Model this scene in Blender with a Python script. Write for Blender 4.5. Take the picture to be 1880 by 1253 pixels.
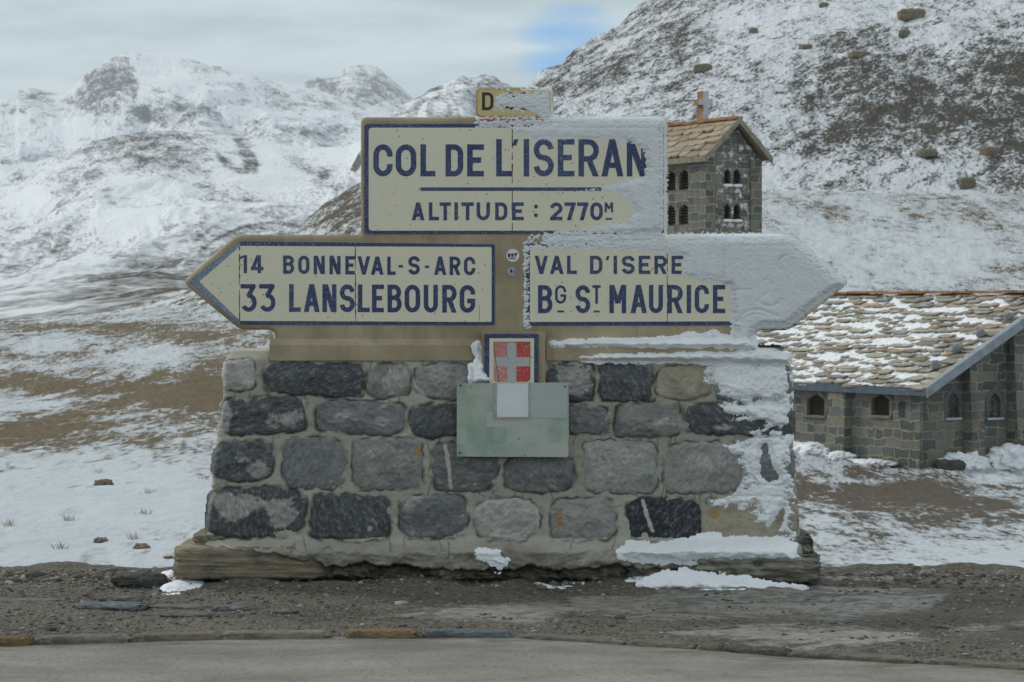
import bpy, bmesh, math, random
import numpy as np
from mathutils import Vector, Matrix
from mathutils.geometry import tessellate_polygon

R = math.radians
random.seed(11)
RNG = np.random.default_rng(11)
for o in list(bpy.data.objects):
    bpy.data.objects.remove(o)
SC = bpy.context.scene
COL = SC.collection

# ------------------------------------------------------------------ camera, sky, sun
F, CX, HY, EYE = 4438.9, 940.0, 560.0, 1.6      # focal length in photo pixels, optical axis, horizon row, eye height
cam_data = bpy.data.cameras.new("camera")
cam = bpy.data.objects.new("camera", cam_data)
COL.objects.link(cam)
cam.location = (0, 0, EYE)
cam.rotation_euler = (R(90), 0, 0)
cam_data.lens = 85
cam_data.sensor_width = 36
cam_data.shift_y = -66.5 / 1880
cam_data.clip_start = 0.5
cam_data.clip_end = 40000
cam_data.dof.use_dof = True
cam_data.dof.focus_distance = 13.8
cam_data.dof.aperture_fstop = 13
SC.camera = cam

SUN_DIR = Vector((-0.66, 0.46, 0.50)).normalized()
SUN_EL = math.asin(SUN_DIR.z)
SUN_AZ = math.atan2(SUN_DIR.x, SUN_DIR.y)
sun_data = bpy.data.lights.new("sun", 'SUN')
sun_data.energy = 1.55
sun_data.angle = R(10)
sun_data.color = (1.0, 0.95, 0.88)
sun = bpy.data.objects.new("sun", sun_data)
COL.objects.link(sun)
sun.rotation_euler = SUN_DIR.to_track_quat('Z', 'Y').to_euler()
sun.location = (-30, 10, 40)

SC.view_settings.view_transform = 'Standard'
SC.view_settings.look = 'None'
SC.view_settings.gamma = 1
SC.view_settings.use_curve_mapping = False
SC.view_settings.exposure = 0.12
SC.cycles.use_denoising = True
SC.cycles.max_bounces = 6
SC.cycles.volume_bounces = 1
SC.cycles.sample_clamp_indirect = 4.0


class NT:
    """small helper to write node trees"""
    def __init__(s, tree):
        s.t = tree
        s.t.nodes.clear()

    def n(s, kind, ins=None, **props):
        nd = s.t.nodes.new(kind)
        for k, v in props.items():
            setattr(nd, k, v)
        for k, v in (ins or {}).items():
            sock = nd.inputs[k]
            s.put(sock, v)
        return nd

    def put(s, sock, v):
        if isinstance(v, bpy.types.NodeSocket):
            s.t.links.new(v, sock)
        elif isinstance(v, (tuple, list)):
            if len(v) == 3 and sock.type == 'RGBA':
                v = (*v, 1)
            sock.default_value = v
        else:
            if sock.type == 'RGBA':
                v = (v, v, v, 1)
            elif sock.type == 'VECTOR':
                v = (v, v, v)
            sock.default_value = v

    def coord(s, which='Object', scale=None, loc=None):
        c = s.n('ShaderNodeTexCoord').outputs[which]
        return s.map(c, scale, loc) if (scale or loc) else c

    def map(s, vec, scale=None, loc=None, rot=None):
        m = s.n('ShaderNodeMapping', {'Vector': vec})
        if scale: m.inputs['Scale'].default_value = scale
        if loc: m.inputs['Location'].default_value = loc
        if rot: m.inputs['Rotation'].default_value = rot
        return m.outputs[0]

    def noise(s, vec, scale, detail=6, rough=0.55, dist=0.0, col=False):
        nd = s.n('ShaderNodeTexNoise', {'Vector': vec, 'Scale': scale, 'Detail': detail, 'Roughness': rough, 'Distortion': dist})
        return nd.outputs['Color' if col else 'Fac']

    def vor(s, vec, scale, feature='F1', out='Distance', rand=1.0):
        nd = s.n('ShaderNodeTexVoronoi', {'Vector': vec, 'Scale': scale, 'Randomness': rand}, feature=feature)
        return nd.outputs[out]

    def m(s, op, a, b=0.0, c=None, clamp=False):
        ins = {0: a, 1: b}
        if c is not None: ins[2] = c
        return s.n('ShaderNodeMath', ins, operation=op, use_clamp=clamp).outputs[0]

    def step(s, v, lo, hi, a=0.0, b=1.0):
        nd = s.n('ShaderNodeMapRange', {'Value': v, 'From Min': lo, 'From Max': hi, 'To Min': a, 'To Max': b})
        nd.interpolation_type = 'SMOOTHSTEP'
        return nd.outputs[0]

    def mix(s, f, a, b, blend='MIX'):
        nd = s.n('ShaderNodeMix', data_type='RGBA', blend_type=blend)
        s.put(nd.inputs[0], f); s.put(nd.inputs[6], a); s.put(nd.inputs[7], b)
        return nd.outputs[2]

    def ramp(s, f, stops):
        nd = s.n('ShaderNodeValToRGB', {'Fac': f})
        e = nd.color_ramp.elements
        while len(e) < len(stops): e.new(0.5)
        for el, (p, c) in zip(e, stops):
            el.position = p
            el.color = (*c, 1) if len(c) == 3 else c
        return nd.outputs[0]

    def bump(s, h, strength=0.5, dist=0.01, normal=None):
        ins = {'Height': h, 'Strength': strength, 'Distance': dist}
        if normal is not None: ins['Normal'] = normal
        return s.n('ShaderNodeBump', ins).outputs[0]

    def attr(s, name, out='Fac'):
        return s.n('ShaderNodeAttribute', attribute_name=name).outputs[out]


# sky: Nishita for the clear gap, a broken high cloud deck over it
world = bpy.data.worlds.new("World")
SC.world = world
world.use_nodes = True
w = NT(world.node_tree)
sky = w.n('ShaderNodeTexSky', sky_type='NISHITA', sun_disc=False, sun_elevation=SUN_EL, sun_rotation=SUN_AZ, altitude=2770, air_density=1.0, dust_density=0.4, ozone_density=2.0)
bg_sky = w.n('ShaderNodeBackground', {'Color': w.mix(1.0, sky.outputs[0], (0.40, 0.76, 1.0), 'MULTIPLY'), 'Strength': 0.10})
dirv = w.coord('Generated')
sep = w.n('ShaderNodeSeparateXYZ', {0: dirv})
sx, sy, sz = sep.outputs
cn = w.noise(w.map(dirv, (5, 5, 26)), 1.6, 7, 0.55, 0.3)
cn2 = w.noise(w.map(dirv, (9, 9, 60), (3, 1, 2)), 2.0, 6, 0.55, 0.2)
cloud_col = w.mix(w.step(cn, 0.36, 0.66), (0.39, 0.49, 0.54), (0.56, 0.66, 0.70))
zen = w.step(sz, 0.15, 0.7)
cloud_col = w.mix(zen, cloud_col, (0.60, 0.66, 0.69))
bg_cloud = w.n('ShaderNodeBackground', {'Color': cloud_col, 'Strength': 1.0})
# the gap of clear sky low over the pass
gx = w.m('DIVIDE', w.m('SUBTRACT', sx, 0.026), 0.030)
gz = w.m('DIVIDE', w.m('SUBTRACT', sz, 0.104), 0.026)
gap = w.m('SUBTRACT', 1.0, w.m('ADD', w.m('MULTIPLY', gx, gx), w.m('MULTIPLY', gz, gz)), clamp=True)
gapm = w.step(w.m('ADD', gap, w.m('MULTIPLY', w.m('SUBTRACT', cn2, 0.5), 1.7)), 0.10, 1.05)
front = w.m('GREATER_THAN', sy, 0.0)
gapm = w.m('MULTIPLY', w.m('MULTIPLY', gapm, front), w.step(gap, 0.0, 0.25))
mixs = w.n('ShaderNodeMixShader', {0: gapm, 1: bg_cloud.outputs[0], 2: bg_sky.outputs[0]})
w.n('ShaderNodeOutputWorld', {'Surface': mixs.outputs[0]})


# ------------------------------------------------------------------ numeric helpers
def _hash(ix, iy, seed):
    h = (ix.astype(np.int64) * 374761393 + iy.astype(np.int64) * 668265263 + seed * 1442695041) & 0x7fffffff
    h = ((h ^ (h >> 13)) * 1274126177) & 0x7fffffff
    h = ((h ^ (h >> 16)) * 2246822519) & 0x7fffffff
    return (h ^ (h >> 15)) & 0xffffff


def perlin(x, y, seed=0):
    x = np.asarray(x, float); y = np.asarray(y, float)
    ix = np.floor(x); iy = np.floor(y)
    fx = x - ix; fy = y - iy
    u = fx * fx * fx * (fx * (fx * 6 - 15) + 10); v = fy * fy * fy * (fy * (fy * 6 - 15) + 10)

    def g(dx, dy):
        a = _hash(ix + dx, iy + dy, seed) * (2 * math.pi / 0x1000000)
        return np.cos(a) * (fx - dx) + np.sin(a) * (fy - dy)
    n0 = g(0, 0) * (1 - u) + g(1, 0) * u
    n1 = g(0, 1) * (1 - u) + g(1, 1) * u
    return (n0 * (1 - v) + n1 * v) * 1.5


def fbm(x, y, octaves=5, seed=0, gain=0.5, lac=2.03):
    out = 0; a = 1.0; f = 1.0
    for k in range(octaves):
        out = out + a * perlin(np.asarray(x) * f + 17.3 * k, np.asarray(y) * f - 9.1 * k, seed + k)
        a *= gain; f *= lac
    return out


def ridged(x, y, octaves=5, seed=0, gain=0.5, lac=2.03):
    out = 0; a = 1.0; f = 1.0
    for k in range(octaves):
        out = out + a * (1 - 2 * np.abs(perlin(np.asarray(x) * f + 7.7 * k, np.asarray(y) * f + 3.1 * k, seed + k)))
        a *= gain; f *= lac
    return out


def sstep(lo, hi, v):
    t = np.clip((v - lo) / (hi - lo), 0, 1)
    return t * t * (3 - 2 * t)


def gauss(px, py, cx, cy, rx, ry):
    return np.exp(-((px - cx) / rx) ** 2 - ((py - cy) / ry) ** 2)


def poly_sd(px, py, pts):
    """signed distance (positive inside) of points to a polygon"""
    pts = np.asarray(pts, float)
    d = np.full(px.shape, 1e9); ins = np.zeros(px.shape, bool)
    n = len(pts)
    for i in range(n):
        a = pts[i]; b = pts[(i + 1) % n]
        ex, ey = b - a
        wx = px - a[0]; wy = py - a[1]
        t = np.clip((wx * ex + wy * ey) / (ex * ex + ey * ey + 1e-12), 0, 1)
        d = np.minimum(d, (wx - ex * t) ** 2 + (wy - ey * t) ** 2)
        c = (a[1] > py) != (b[1] > py)
        xi = a[0] + (py - a[1]) * ex / (ey if abs(ey) > 1e-9 else 1e-9)
        ins ^= c & (px < xi)
    d = np.sqrt(d)
    return np.where(ins, d, -d)


def W(px, py, Y):
    """world point seen at a photo pixel, at distance Y"""
    return ((px - CX) / F * Y, Y, EYE - (py - HY) / F * Y)


# ------------------------------------------------------------------ object helpers
def tag(o, label=None, cat=None, group=None, kind=None):
    if label: o["label"] = label
    if cat: o["category"] = cat
    if group: o["group"] = group
    if kind: o["kind"] = kind
    return o


def empty(name, loc=(0, 0, 0), rz=0.0):
    o = bpy.data.objects.new(name, None)
    o.empty_display_size = 0.2
    o.location = loc
    o.rotation_euler = (0, 0, rz)
    COL.objects.link(o)
    return o


def link(name, me, mat=None, parent=None, smooth=False):
    o = bpy.data.objects.new(name, me)
    COL.objects.link(o)
    if mat is not None:
        for mm in (mat if isinstance(mat, (list, tuple)) else [mat]):
            me.materials.append(mm)
    if parent is not None:
        o.parent = parent
        o.matrix_parent_inverse = Matrix.Identity(4)
    if smooth:
        me.polygons.foreach_set('use_smooth', np.ones(len(me.polygons), bool))
    return o


def mesh_np(name, verts, faces, attrs=None, matidx=None):
    """mesh from arrays: verts (N,3), faces (M,k)"""
    verts = np.asarray(verts, np.float32); faces = np.asarray(faces, np.int32)
    me = bpy.data.meshes.new(name)
    m, k = faces.shape
    me.vertices.add(len(verts)); me.vertices.foreach_set('co', verts.ravel())
    me.loops.add(m * k); me.loops.foreach_set('vertex_index', faces.ravel())
    me.polygons.add(m)
    me.polygons.foreach_set('loop_start', np.arange(0, m * k, k, dtype=np.int32))
    if matidx is not None:
        me.polygons.foreach_set('material_index', np.asarray(matidx, np.int32))
    for an, av in (attrs or {}).items():
        a = me.attributes.new(an, 'FLOAT', 'POINT')
        a.data.foreach_set('value', np.asarray(av, np.float32).ravel())
    me.update(calc_edges=True)
    me.validate()
    return me


def grid_faces(r, c, flip=False):
    i = np.arange((r - 1) * c).reshape(r - 1, c)[:, :-1].ravel()
    f = np.stack([i, i + 1, i + c + 1, i + c], 1)
    return f[:, ::-1] if flip else f


def grid_obj(name, P, mat, parent=None, keep=None, attrs=None, smooth=True, flip=False):
    r, c = P.shape[:2]
    f = grid_faces(r, c, flip)
    v = P.reshape(-1, 3)
    at = {k: np.asarray(a).ravel() for k, a in (attrs or {}).items()}
    if keep is not None:
        kf = keep.ravel()[f].any(1)
        f = f[kf]
        used = np.unique(f)
        remap = np.zeros(len(v), np.int32); remap[used] = np.arange(len(used))
        v = v[used]; f = remap[f]; at = {k: a[used] for k, a in at.items()}
    return link(name, mesh_np(name, v, f, at), mat, parent, smooth)


class MB:
    """collects polygons for ONE mesh object"""
    def __init__(s):
        s.v = []; s.f = []; s.mi = []; s.uv = []

    def face(s, pts, mi=0, uv=None):
        b = len(s.v)
        s.v += [tuple(p) for p in pts]
        s.f.append(list(range(b, b + len(pts)))); s.mi.append(mi)
        s.uv.append(uv)

    def box(s, lo, hi, mi=0, M=None):
        x0, y0, z0 = lo; x1, y1, z1 = hi
        c = [(x0, y0, z0), (x1, y0, z0), (x1, y1, z0), (x0, y1, z0), (x0, y0, z1), (x1, y0, z1), (x1, y1, z1), (x0, y1, z1)]
        if M is not None: c = [tuple(M @ Vector(p)) for p in c]
        for q in ((0, 3, 2, 1), (4, 5, 6, 7), (0, 1, 5, 4), (1, 2, 6, 5), (2, 3, 7, 6), (3, 0, 4, 7)):
            s.face([c[i] for i in q], mi)

    def prism(s, poly, fn0, fn1, mi=0):
        """closed prism between two mappings of a 2-D polygon"""
        a = [fn0(*p) for p in poly]; b = [fn1(*p) for p in poly]
        s.face(a, mi); s.face(b[::-1], mi)
        n = len(poly)
        for i in range(n):
            j = (i + 1) % n
            s.face([a[i], b[i], b[j], a[j]], mi)

    def build(s, name, mat, parent=None, bevel=0, weld=True, smooth=False):
        me = bpy.data.meshes.new(name)
        me.from_pydata(s.v, [], s.f)
        me.polygons.foreach_set('material_index', np.array(s.mi, np.int32))
        if any(u is not None for u in s.uv):
            lay = me.uv_layers.new(name='UVMap')
            flat = []
            for f, u in zip(s.f, s.uv):
                flat += list(u) if u is not None else [(0, 0)] * len(f)
            lay.data.foreach_set('uv', np.array(flat, np.float32).ravel())
        if weld:
            bm = bmesh.new(); bm.from_mesh(me)
            bmesh.ops.remove_doubles(bm, verts=bm.verts, dist=1e-5)
            bmesh.ops.recalc_face_normals(bm, faces=bm.faces)
            bm.to_mesh(me); bm.free()
        me.update()
        o = link(name, me, mat, parent, smooth)
        if bevel:
            b = o.modifiers.new('bevel', 'BEVEL'); b.width = bevel; b.segments = 2; b.limit_method = 'ANGLE'; b.angle_limit = R(40)
        return o


def rock_mesh(name, size, seed, p=3.5, amp=0.08, freq=2.2, n=18, strata=0.0, flat=0.0):
    """displaced superellipsoid: size = half extents"""
    V = []; Q = []
    lin = np.linspace(-1, 1, n)
    a, b = np.meshgrid(lin, lin)
    one = np.ones_like(a)
    off = 0
    for fx in ((a, b, one), (-a, b, -one), (one, a, b), (-one, -a, b), (b, one, a), (-b, -one, a)):
        P = np.stack(fx, -1).reshape(-1, 3)
        V.append(P); Q.append(grid_faces(n, n) + off); off += n * n
    V = np.concatenate(V); Q = np.concatenate(Q)
    rr = (np.abs(V) ** p).sum(1) ** (1 / p)
    S = V / rr[:, None]
    q = S * np.array(size) * 1.0
    k = freq / max(size)
    d = fbm(q[:, 0] * k + q[:, 2] * k * 0.6 + seed * 3.1, q[:, 1] * k + q[:, 2] * k * 0.9 - seed * 1.7, 5, seed, 0.55)
    d2 = fbm(q[:, 2] * k * 1.3 + seed, (q[:, 0] - q[:, 1]) * k * 0.8 + seed * 2.2, 4, seed + 40, 0.5)
    s = 1 + amp * d + amp * 0.7 * d2
    if strata:
        zz = q[:, 2] / size[2]
        s = s + strata * perlin(zz * 3.2 + seed, q[:, 0] * k * 0.25 + seed, seed + 9) * (1 - np.abs(zz) * 0.6)
    S = S * s[:, None] * np.array(size)
    if flat:
        S[:, 2] = np.where(S[:, 2] > size[2] * flat, size[2] * flat + (S[:, 2] - size[2] * flat) * 0.25, S[:, 2])
    me = mesh_np(name, S, Q)
    bm = bmesh.new(); bm.from_mesh(me)
    bmesh.ops.remove_doubles(bm, verts=bm.verts, dist=1e-4 * max(size))
    bm.to_mesh(me); bm.free()
    return me


# ------------------------------------------------------------------ materials
def material(name):
    mt = bpy.data.materials.new(name)
    mt.use_nodes = True
    t = NT(mt.node_tree)
    return mt, t


def finish(t, color, rough=0.8, normal=None, spec=0.3, metal=0.0):
    ins = {'Base Color': color, 'Roughness': rough, 'Specular IOR Level': spec, 'Metallic': metal}
    b = t.n('ShaderNodeBsdfPrincipled', ins)
    if normal is not None: t.put(b.inputs['Normal'], normal)
    t.n('ShaderNodeOutputMaterial', {'Surface': b.outputs[0]})


def mat_simple(name, col, var=0.25, scale=8, rough=0.8, bumpd=0.004, spec=0.3, coord='Object'):
    mt, t = material(name)
    c = t.coord(coord)
    n = t.noise(c, scale, 8, 0.6)
    n2 = t.noise(c, scale * 7, 5, 0.6)
    dark = tuple(x * (1 - var) for x in col); lite = tuple(min(1, x * (1 + var)) for x in col)
    k = t.mix(t.step(n, 0.3, 0.7), dark, lite)
    k = t.mix(t.m('MULTIPLY', t.step(n2, 0.5, 0.75), 0.35), k, tuple(x * 0.6 for x in col))
    finish(t, k, rough, t.bump(n2, 0.5, bumpd), spec)
    return mt


def mat_snow(name, grain=60, bumpd=0.006, col=(0.84, 0.86, 0.88), dirt=0.0):
    mt, t = material(name)
    c = t.coord('Object')
    n = t.noise(c, grain * 0.12, 6, 0.55)
    g = t.noise(c, grain, 4, 0.65)
    k = t.mix(t.step(n, 0.3, 0.72), tuple(x * 0.93 for x in col), col)
    if dirt:
        dn = t.noise(t.map(c, (1, 1, 1), (4, 2, 1)), grain * 0.08, 8, 0.65)
        k = t.mix(t.m('MULTIPLY', t.step(dn, 0.48, 0.7), dirt), k, (0.22, 0.20, 0.17))
    h = t.m('ADD', t.m('MULTIPLY', n, 2.0), g)
    finish(t, k, 0.7, t.bump(h, 0.6, bumpd), 0.25)
    return mt


M_SNOW = mat_snow('drifted snow', 30, 0.012)
M_RIME = mat_snow('rime snow crust', 150, 0.006, (0.76, 0.785, 0.80))
M_SLUSH = mat_snow('dirty slush', 60, 0.008, (0.42, 0.40, 0.36), 0.8)


def make_concrete():
    mt, t = material('sand coloured concrete')
    c = t.coord('Object')
    n = t.noise(c, 3.0, 8, 0.6)
    st = t.noise(t.map(c, (6, 6, 1.2)), 2.0, 6, 0.6)
    f = t.noise(c, 140, 3, 0.6)
    k = t.mix(t.step(n, 0.3, 0.72), (0.29, 0.235, 0.155), (0.45, 0.375, 0.26))
    k = t.mix(t.m('MULTIPLY', t.step(st, 0.5, 0.72), 0.5), k, (0.22, 0.18, 0.12))
    k = t.mix(t.m('MULTIPLY', t.step(f, 0.56, 0.75), 0.5), k, (0.13, 0.105, 0.07))
    finish(t, k, 0.85, t.bump(f, 0.5, 0.003), 0.25)
    return mt


M_CONC = make_concrete()


def make_enamel(name, base, dark, speck=0.5, speck_col=(0.07, 0.05, 0.035), blotch=0.3, fade=None, fade_amt=0.0):
    mt, t = material(name)
    c = t.coord('Object')
    n = t.noise(c, 2.2, 7, 0.6)
    k = t.mix(t.m('MULTIPLY', t.step(n, 0.35, 0.7), blotch), base, dark)
    if fade is not None:
        fn = t.noise(c, 170, 4, 0.75)
        big = t.noise(t.map(c, None, (3, 3, 3)), 1.4, 4, 0.6)
        th = t.m('SUBTRACT', 0.62, t.m('MULTIPLY', big, fade_amt))
        k = t.mix(t.step(t.m('SUBTRACT', fn, th), 0.0, 0.12), k, fade)
    v = t.vor(c, 65)
    sel = t.noise(t.map(c, None, (9, 1, 4)), 9, 4, 0.6)
    sp = t.m('MULTIPLY', t.step(v, 0.16, 0.08), t.step(sel, 0.46, 0.60))
    v2 = t.vor(t.map(c, None, (0.3, 0.7, 0.2)), 22)
    sp2 = t.m('MULTIPLY', t.step(v2, 0.13, 0.07), t.step(sel, 0.38, 0.52))
    k = t.mix(t.m('MULTIPLY', t.m('MAXIMUM', sp, sp2), speck), k, speck_col)
    b = t.m('ADD', t.noise(c, 40, 3, 0.5), t.m('MULTIPLY', sp, -1.0))
    finish(t, k, 0.38, t.bump(b, 0.25, 0.002), 0.4)
    return mt


M_CREAM = make_enamel('cream enamelled lava', (0.73, 0.69, 0.54), (0.65, 0.605, 0.465), 0.8)
M_BLUE = make_enamel('worn blue enamel', (0.022, 0.034, 0.115), (0.03, 0.05, 0.14), 0.4, (0.3, 0.3, 0.3), 0.5, (0.30, 0.34, 0.42), 0.17)
M_BLUEFADE = make_enamel('faded blue enamel', (0.045, 0.085, 0.22), (0.08, 0.15, 0.28), 0.4, (0.3, 0.3, 0.3), 0.7, (0.33, 0.40, 0.46), 0.36)
M_YELLOW = make_enamel('yellow enamel', (0.62, 0.49, 0.20), (0.60, 0.54, 0.34), 0.6)
M_BLACK = make_enamel('black enamel', (0.02, 0.018, 0.018), (0.04, 0.03, 0.02), 0.2, (0.3, 0.3, 0.3), 0.3, (0.3, 0.25, 0.2), 0.1)
M_RED = make_enamel('red enamel', (0.52, 0.035, 0.025), (0.44, 0.05, 0.04), 0.4, (0.5, 0.4, 0.35), 0.4, (0.62, 0.42, 0.38), 0.20)
M_REDFADE = make_enamel('faded red enamel', (0.50, 0.09, 0.075), (0.48, 0.16, 0.14), 0.4, (0.5, 0.4, 0.35), 0.4, (0.60, 0.45, 0.42), 0.34)
M_WHITEGREY = make_enamel('greyed white enamel', (0.47, 0.48, 0.49), (0.40, 0.41, 0.42), 0.4)
M_WHITE = make_enamel('white sheet', (0.74, 0.77, 0.79), (0.56, 0.60, 0.63), 0.3, (0.3, 0.24, 0.18), 0.7)
M_RUST = mat_simple('rusty joint', (0.10, 0.055, 0.03), 0.4, 40)
M_STICK = make_enamel('pale sticker', (0.70, 0.72, 0.74), (0.6, 0.6, 0.6), 0.2)
M_STICKG = make_enamel('grey worn sticker', (0.30, 0.34, 0.40), (0.2, 0.23, 0.3), 0.4, (0.05, 0.05, 0.05), 0.6, (0.6, 0.62, 0.64), 0.2)
M_BOLT = mat_simple('rusty bolt', (0.06, 0.04, 0.03), 0.3, 60, 0.6)


def make_plaque():
    mt, t = material('weathered pale green plate')
    c = t.coord('Object')
    wb = t.n('ShaderNodeVectorMath', {0: t.map(c, (1, 0, 1), (0.02, 0, 0.01)), 1: t.n('ShaderNodeVectorMath', {0: t.noise(c, 14, 4, 0.6, col=True), 3: 0.02}, operation='SCALE').outputs[0]}).outputs[0]
    sn_ = t.n('ShaderNodeVectorMath', {0: wb, 1: (0.115, 1.0, 0.092)}, operation='SNAP').outputs[0]
    bv = t.n('ShaderNodeTexWhiteNoise', {'Vector': sn_}).outputs['Value']
    n = t.noise(c, 5, 7, 0.62)
    n2 = t.noise(c, 60, 4, 0.6)
    k = t.mix(t.step(t.m('ADD', t.m('MULTIPLY', bv, 0.32), t.m('MULTIPLY', n, 1.4)), 0.45, 1.15), (0.225, 0.345, 0.265), (0.46, 0.49, 0.43))
    k = t.mix(t.m('MULTIPLY', t.step(t.noise(c, 11, 6, 0.65), 0.48, 0.70), 0.6), k, (0.45, 0.455, 0.42))
    k = t.mix(t.m('MULTIPLY', t.step(n2, 0.6, 0.78), 0.35), k, (0.10, 0.13, 0.09))
    v = t.vor(t.map(c, (1, 1, 1.3), (0.2, 0, 0.31)), 9)
    k = t.mix(t.m('MULTIPLY', t.step(v, 0.10, 0.04), 0.6), k, (0.11, 0.13, 0.08))
    finish(t, k, 0.5, t.bump(n2, 0.25, 0.002), 0.35)
    return mt


M_PLAQUE = make_plaque()
M_PLAQUE_GREY = make_enamel('greyed frosted plate', (0.36, 0.42, 0.39), (0.47, 0.50, 0.48), 0.3, (0.2, 0.24, 0.22), 0.8, (0.52, 0.55, 0.54), 0.2)
M_TAPE = mat_simple('grey brown tape', (0.40, 0.38, 0.36), 0.2, 25, 0.6)


def make_stone():
    """plinth stones: tone from the object's own colour, veins and pale patches from noise"""
    mt, t = material('split dark limestone')
    oi = t.n('ShaderNodeObjectInfo')
    c0 = t.coord('Object')
    off = t.n('ShaderNodeVectorMath', {0: c0, 1: t.n('ShaderNodeCombineXYZ', {0: t.m('MULTIPLY', oi.outputs['Random'], 37.0), 1: t.m('MULTIPLY', oi.outputs['Random'], 11.0), 2: t.m('MULTIPLY', oi.outputs['Random'], 23.0)}).outputs[0]}).outputs[0]
    col = oi.outputs['Color']
    n = t.noise(off, 7, 9, 0.62, 0.4)
    ang = t.m('MULTIPLY', oi.outputs['Random'], 6.28)
    rot = t.n('ShaderNodeVectorRotate', {'Vector': off, 'Angle': ang}, rotation_type='Y_AXIS').outputs[0]
    f = t.noise(t.map(rot, (0.75, 1, 1.5)), 34, 8, 0.74)
    k = t.mix(t.step(n, 0.28, 0.7), t.mix(0.4, col, (0.02, 0.023, 0.027)), col)
    k = t.mix(t.m('MULTIPLY', t.step(f, 0.48, 0.66), 0.6), k, t.mix(0.5, col, (0.45, 0.45, 0.43)))
    k = t.mix(t.m('MULTIPLY', t.step(f, 0.44, 0.32), 0.5), k, (0.02, 0.022, 0.025))
    # pale lichen or calcite patch
    pn = t.noise(off, 3.6, 9, 0.66, 0.6)
    patch = t.attr('patch')
    k = t.mix(t.m('MULTIPLY', t.step(t.m('ADD', patch, t.m('MULTIPLY', t.m('SUBTRACT', pn, 0.5), 4.2)), 0.46, 0.74), 0.85), k, t.mix(t.step(f, 0.35, 0.7), (0.26, 0.255, 0.24), (0.50, 0.48, 0.44)))
    # thin veins
    vn = t.noise(off, 4.0, 5, 0.6, 1.2)
    vein = t.step(t.m('ABSOLUTE', t.m('SUBTRACT', vn, 0.5)), 0.010, 0.002)
    k = t.mix(t.m('MULTIPLY', t.m('MULTIPLY', vein, t.step(f, 0.45, 0.65)), 0.30), k, (0.42, 0.42, 0.40))
    # ochre stain
    on = t.noise(t.map(off, None, (5, 5, 5)), 2.6, 6, 0.6)
    k = t.mix(t.m('MULTIPLY', t.step(t.m('ADD', t.attr('ochre'), t.m('MULTIPLY', t.m('SUBTRACT', on, 0.5), 1.2)), 0.55, 0.8), 0.8), k, (0.36, 0.215, 0.085))
    # bold white vein
    k = t.mix(t.step(t.m('ADD', t.attr('vein'), t.m('MULTIPLY', t.m('SUBTRACT', f, 0.5), 1.5)), 0.5, 0.75), k, (0.46, 0.44, 0.40))
    h = t.m('ADD', n, t.m('MULTIPLY', f, 0.5))
    finish(t, k, 0.75, t.bump(h, 0.8, 0.018), 0.35)
    return mt


M_STONE = make_stone()


def make_mortar():
    mt, t = material('grey lime mortar')
    c = t.coord('Object')
    n = t.noise(c, 2.6, 8, 0.6)
    f = t.noise(c, 90, 5, 0.65)
    st = t.noise(t.map(c, (4, 4, 1.5)), 2.2, 7, 0.62)
    k = t.mix(t.step(n, 0.3, 0.7), (0.31, 0.298, 0.25), (0.43, 0.415, 0.355))
    k = t.mix(t.m('MULTIPLY', t.step(st, 0.54, 0.75), 0.6), k, (0.26, 0.232, 0.165))
    k = t.mix(t.m('MULTIPLY', t.step(f, 0.6, 0.75), 0.35), k, (0.12, 0.115, 0.1))
    k = t.mix(t.m('MULTIPLY', t.attr('dirt'), t.step(t.noise(c, 5, 7, 0.65), 0.3, 0.62)), k, (0.185, 0.168, 0.128))
    k = t.mix(t.m('MULTIPLY', t.attr('crack'), 0.92), k, (0.045, 0.040, 0.031))
    h = t.m('ADD', t.m('MULTIPLY', n, 1.5), t.m('MULTIPLY', f, 0.4))
    finish(t, k, 0.9, t.bump(h, 0.5, 0.012), 0.2)
    return mt


M_MORTAR = make_mortar()


def make_strata(name, a, b, c3):
    mt, t = material(name)
    c = t.coord('Object')
    s = t.noise(t.map(c, (1.2, 1.2, 16)), 2.0, 8, 0.65, 0.3)
    n = t.noise(c, 3.0, 7, 0.6)
    f = t.noise(c, 60, 5, 0.65)
    k = t.ramp(s, [(0.28, c3), (0.46, a), (0.6, b), (0.75, a)])
    k = t.mix(t.step(n, 0.45, 0.66), k, t.mix(0.5, c3, (0.2, 0.2, 0.19)))
    k = t.mix(t.m('MULTIPLY', t.step(f, 0.55, 0.75), 0.4), k, c3)
    finish(t, k, 0.85, t.bump(t.m('ADD', t.m('MULTIPLY', s, 2.0), f), 0.8, 0.02), 0.25)
    return mt


M_OCHRE_SLAB = make_strata('layered ochre schist', (0.30, 0.25, 0.175), (0.37, 0.30, 0.20), (0.12, 0.10, 0.075))
M_DARK_SLAB = make_strata('layered grey schist', (0.26, 0.245, 0.20), (0.36, 0.33, 0.265), (0.075, 0.07, 0.058))


def make_rock():
    mt, t = material('weathered field stone')
    oi = t.n('ShaderNodeObjectInfo')
    c = t.coord('Object')
    n = t.noise(c, 6, 8, 0.62)
    f = t.noise(c, 40, 6, 0.65)
    col = oi.outputs['Color']
    k = t.mix(t.step(n, 0.3, 0.7), t.mix(0.55, col, (0.02, 0.02, 0.02)), col)
    k = t.mix(t.m('MULTIPLY', t.step(f, 0.5, 0.75), 0.5), k, t.mix(0.5, col, (0.45, 0.43, 0.4)))
    finish(t, k, 0.85, t.bump(t.m('ADD', n, t.m('MULTIPLY', f, 0.5)), 0.7, 0.02), 0.3)
    return mt


M_ROCK = make_rock()


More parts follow.
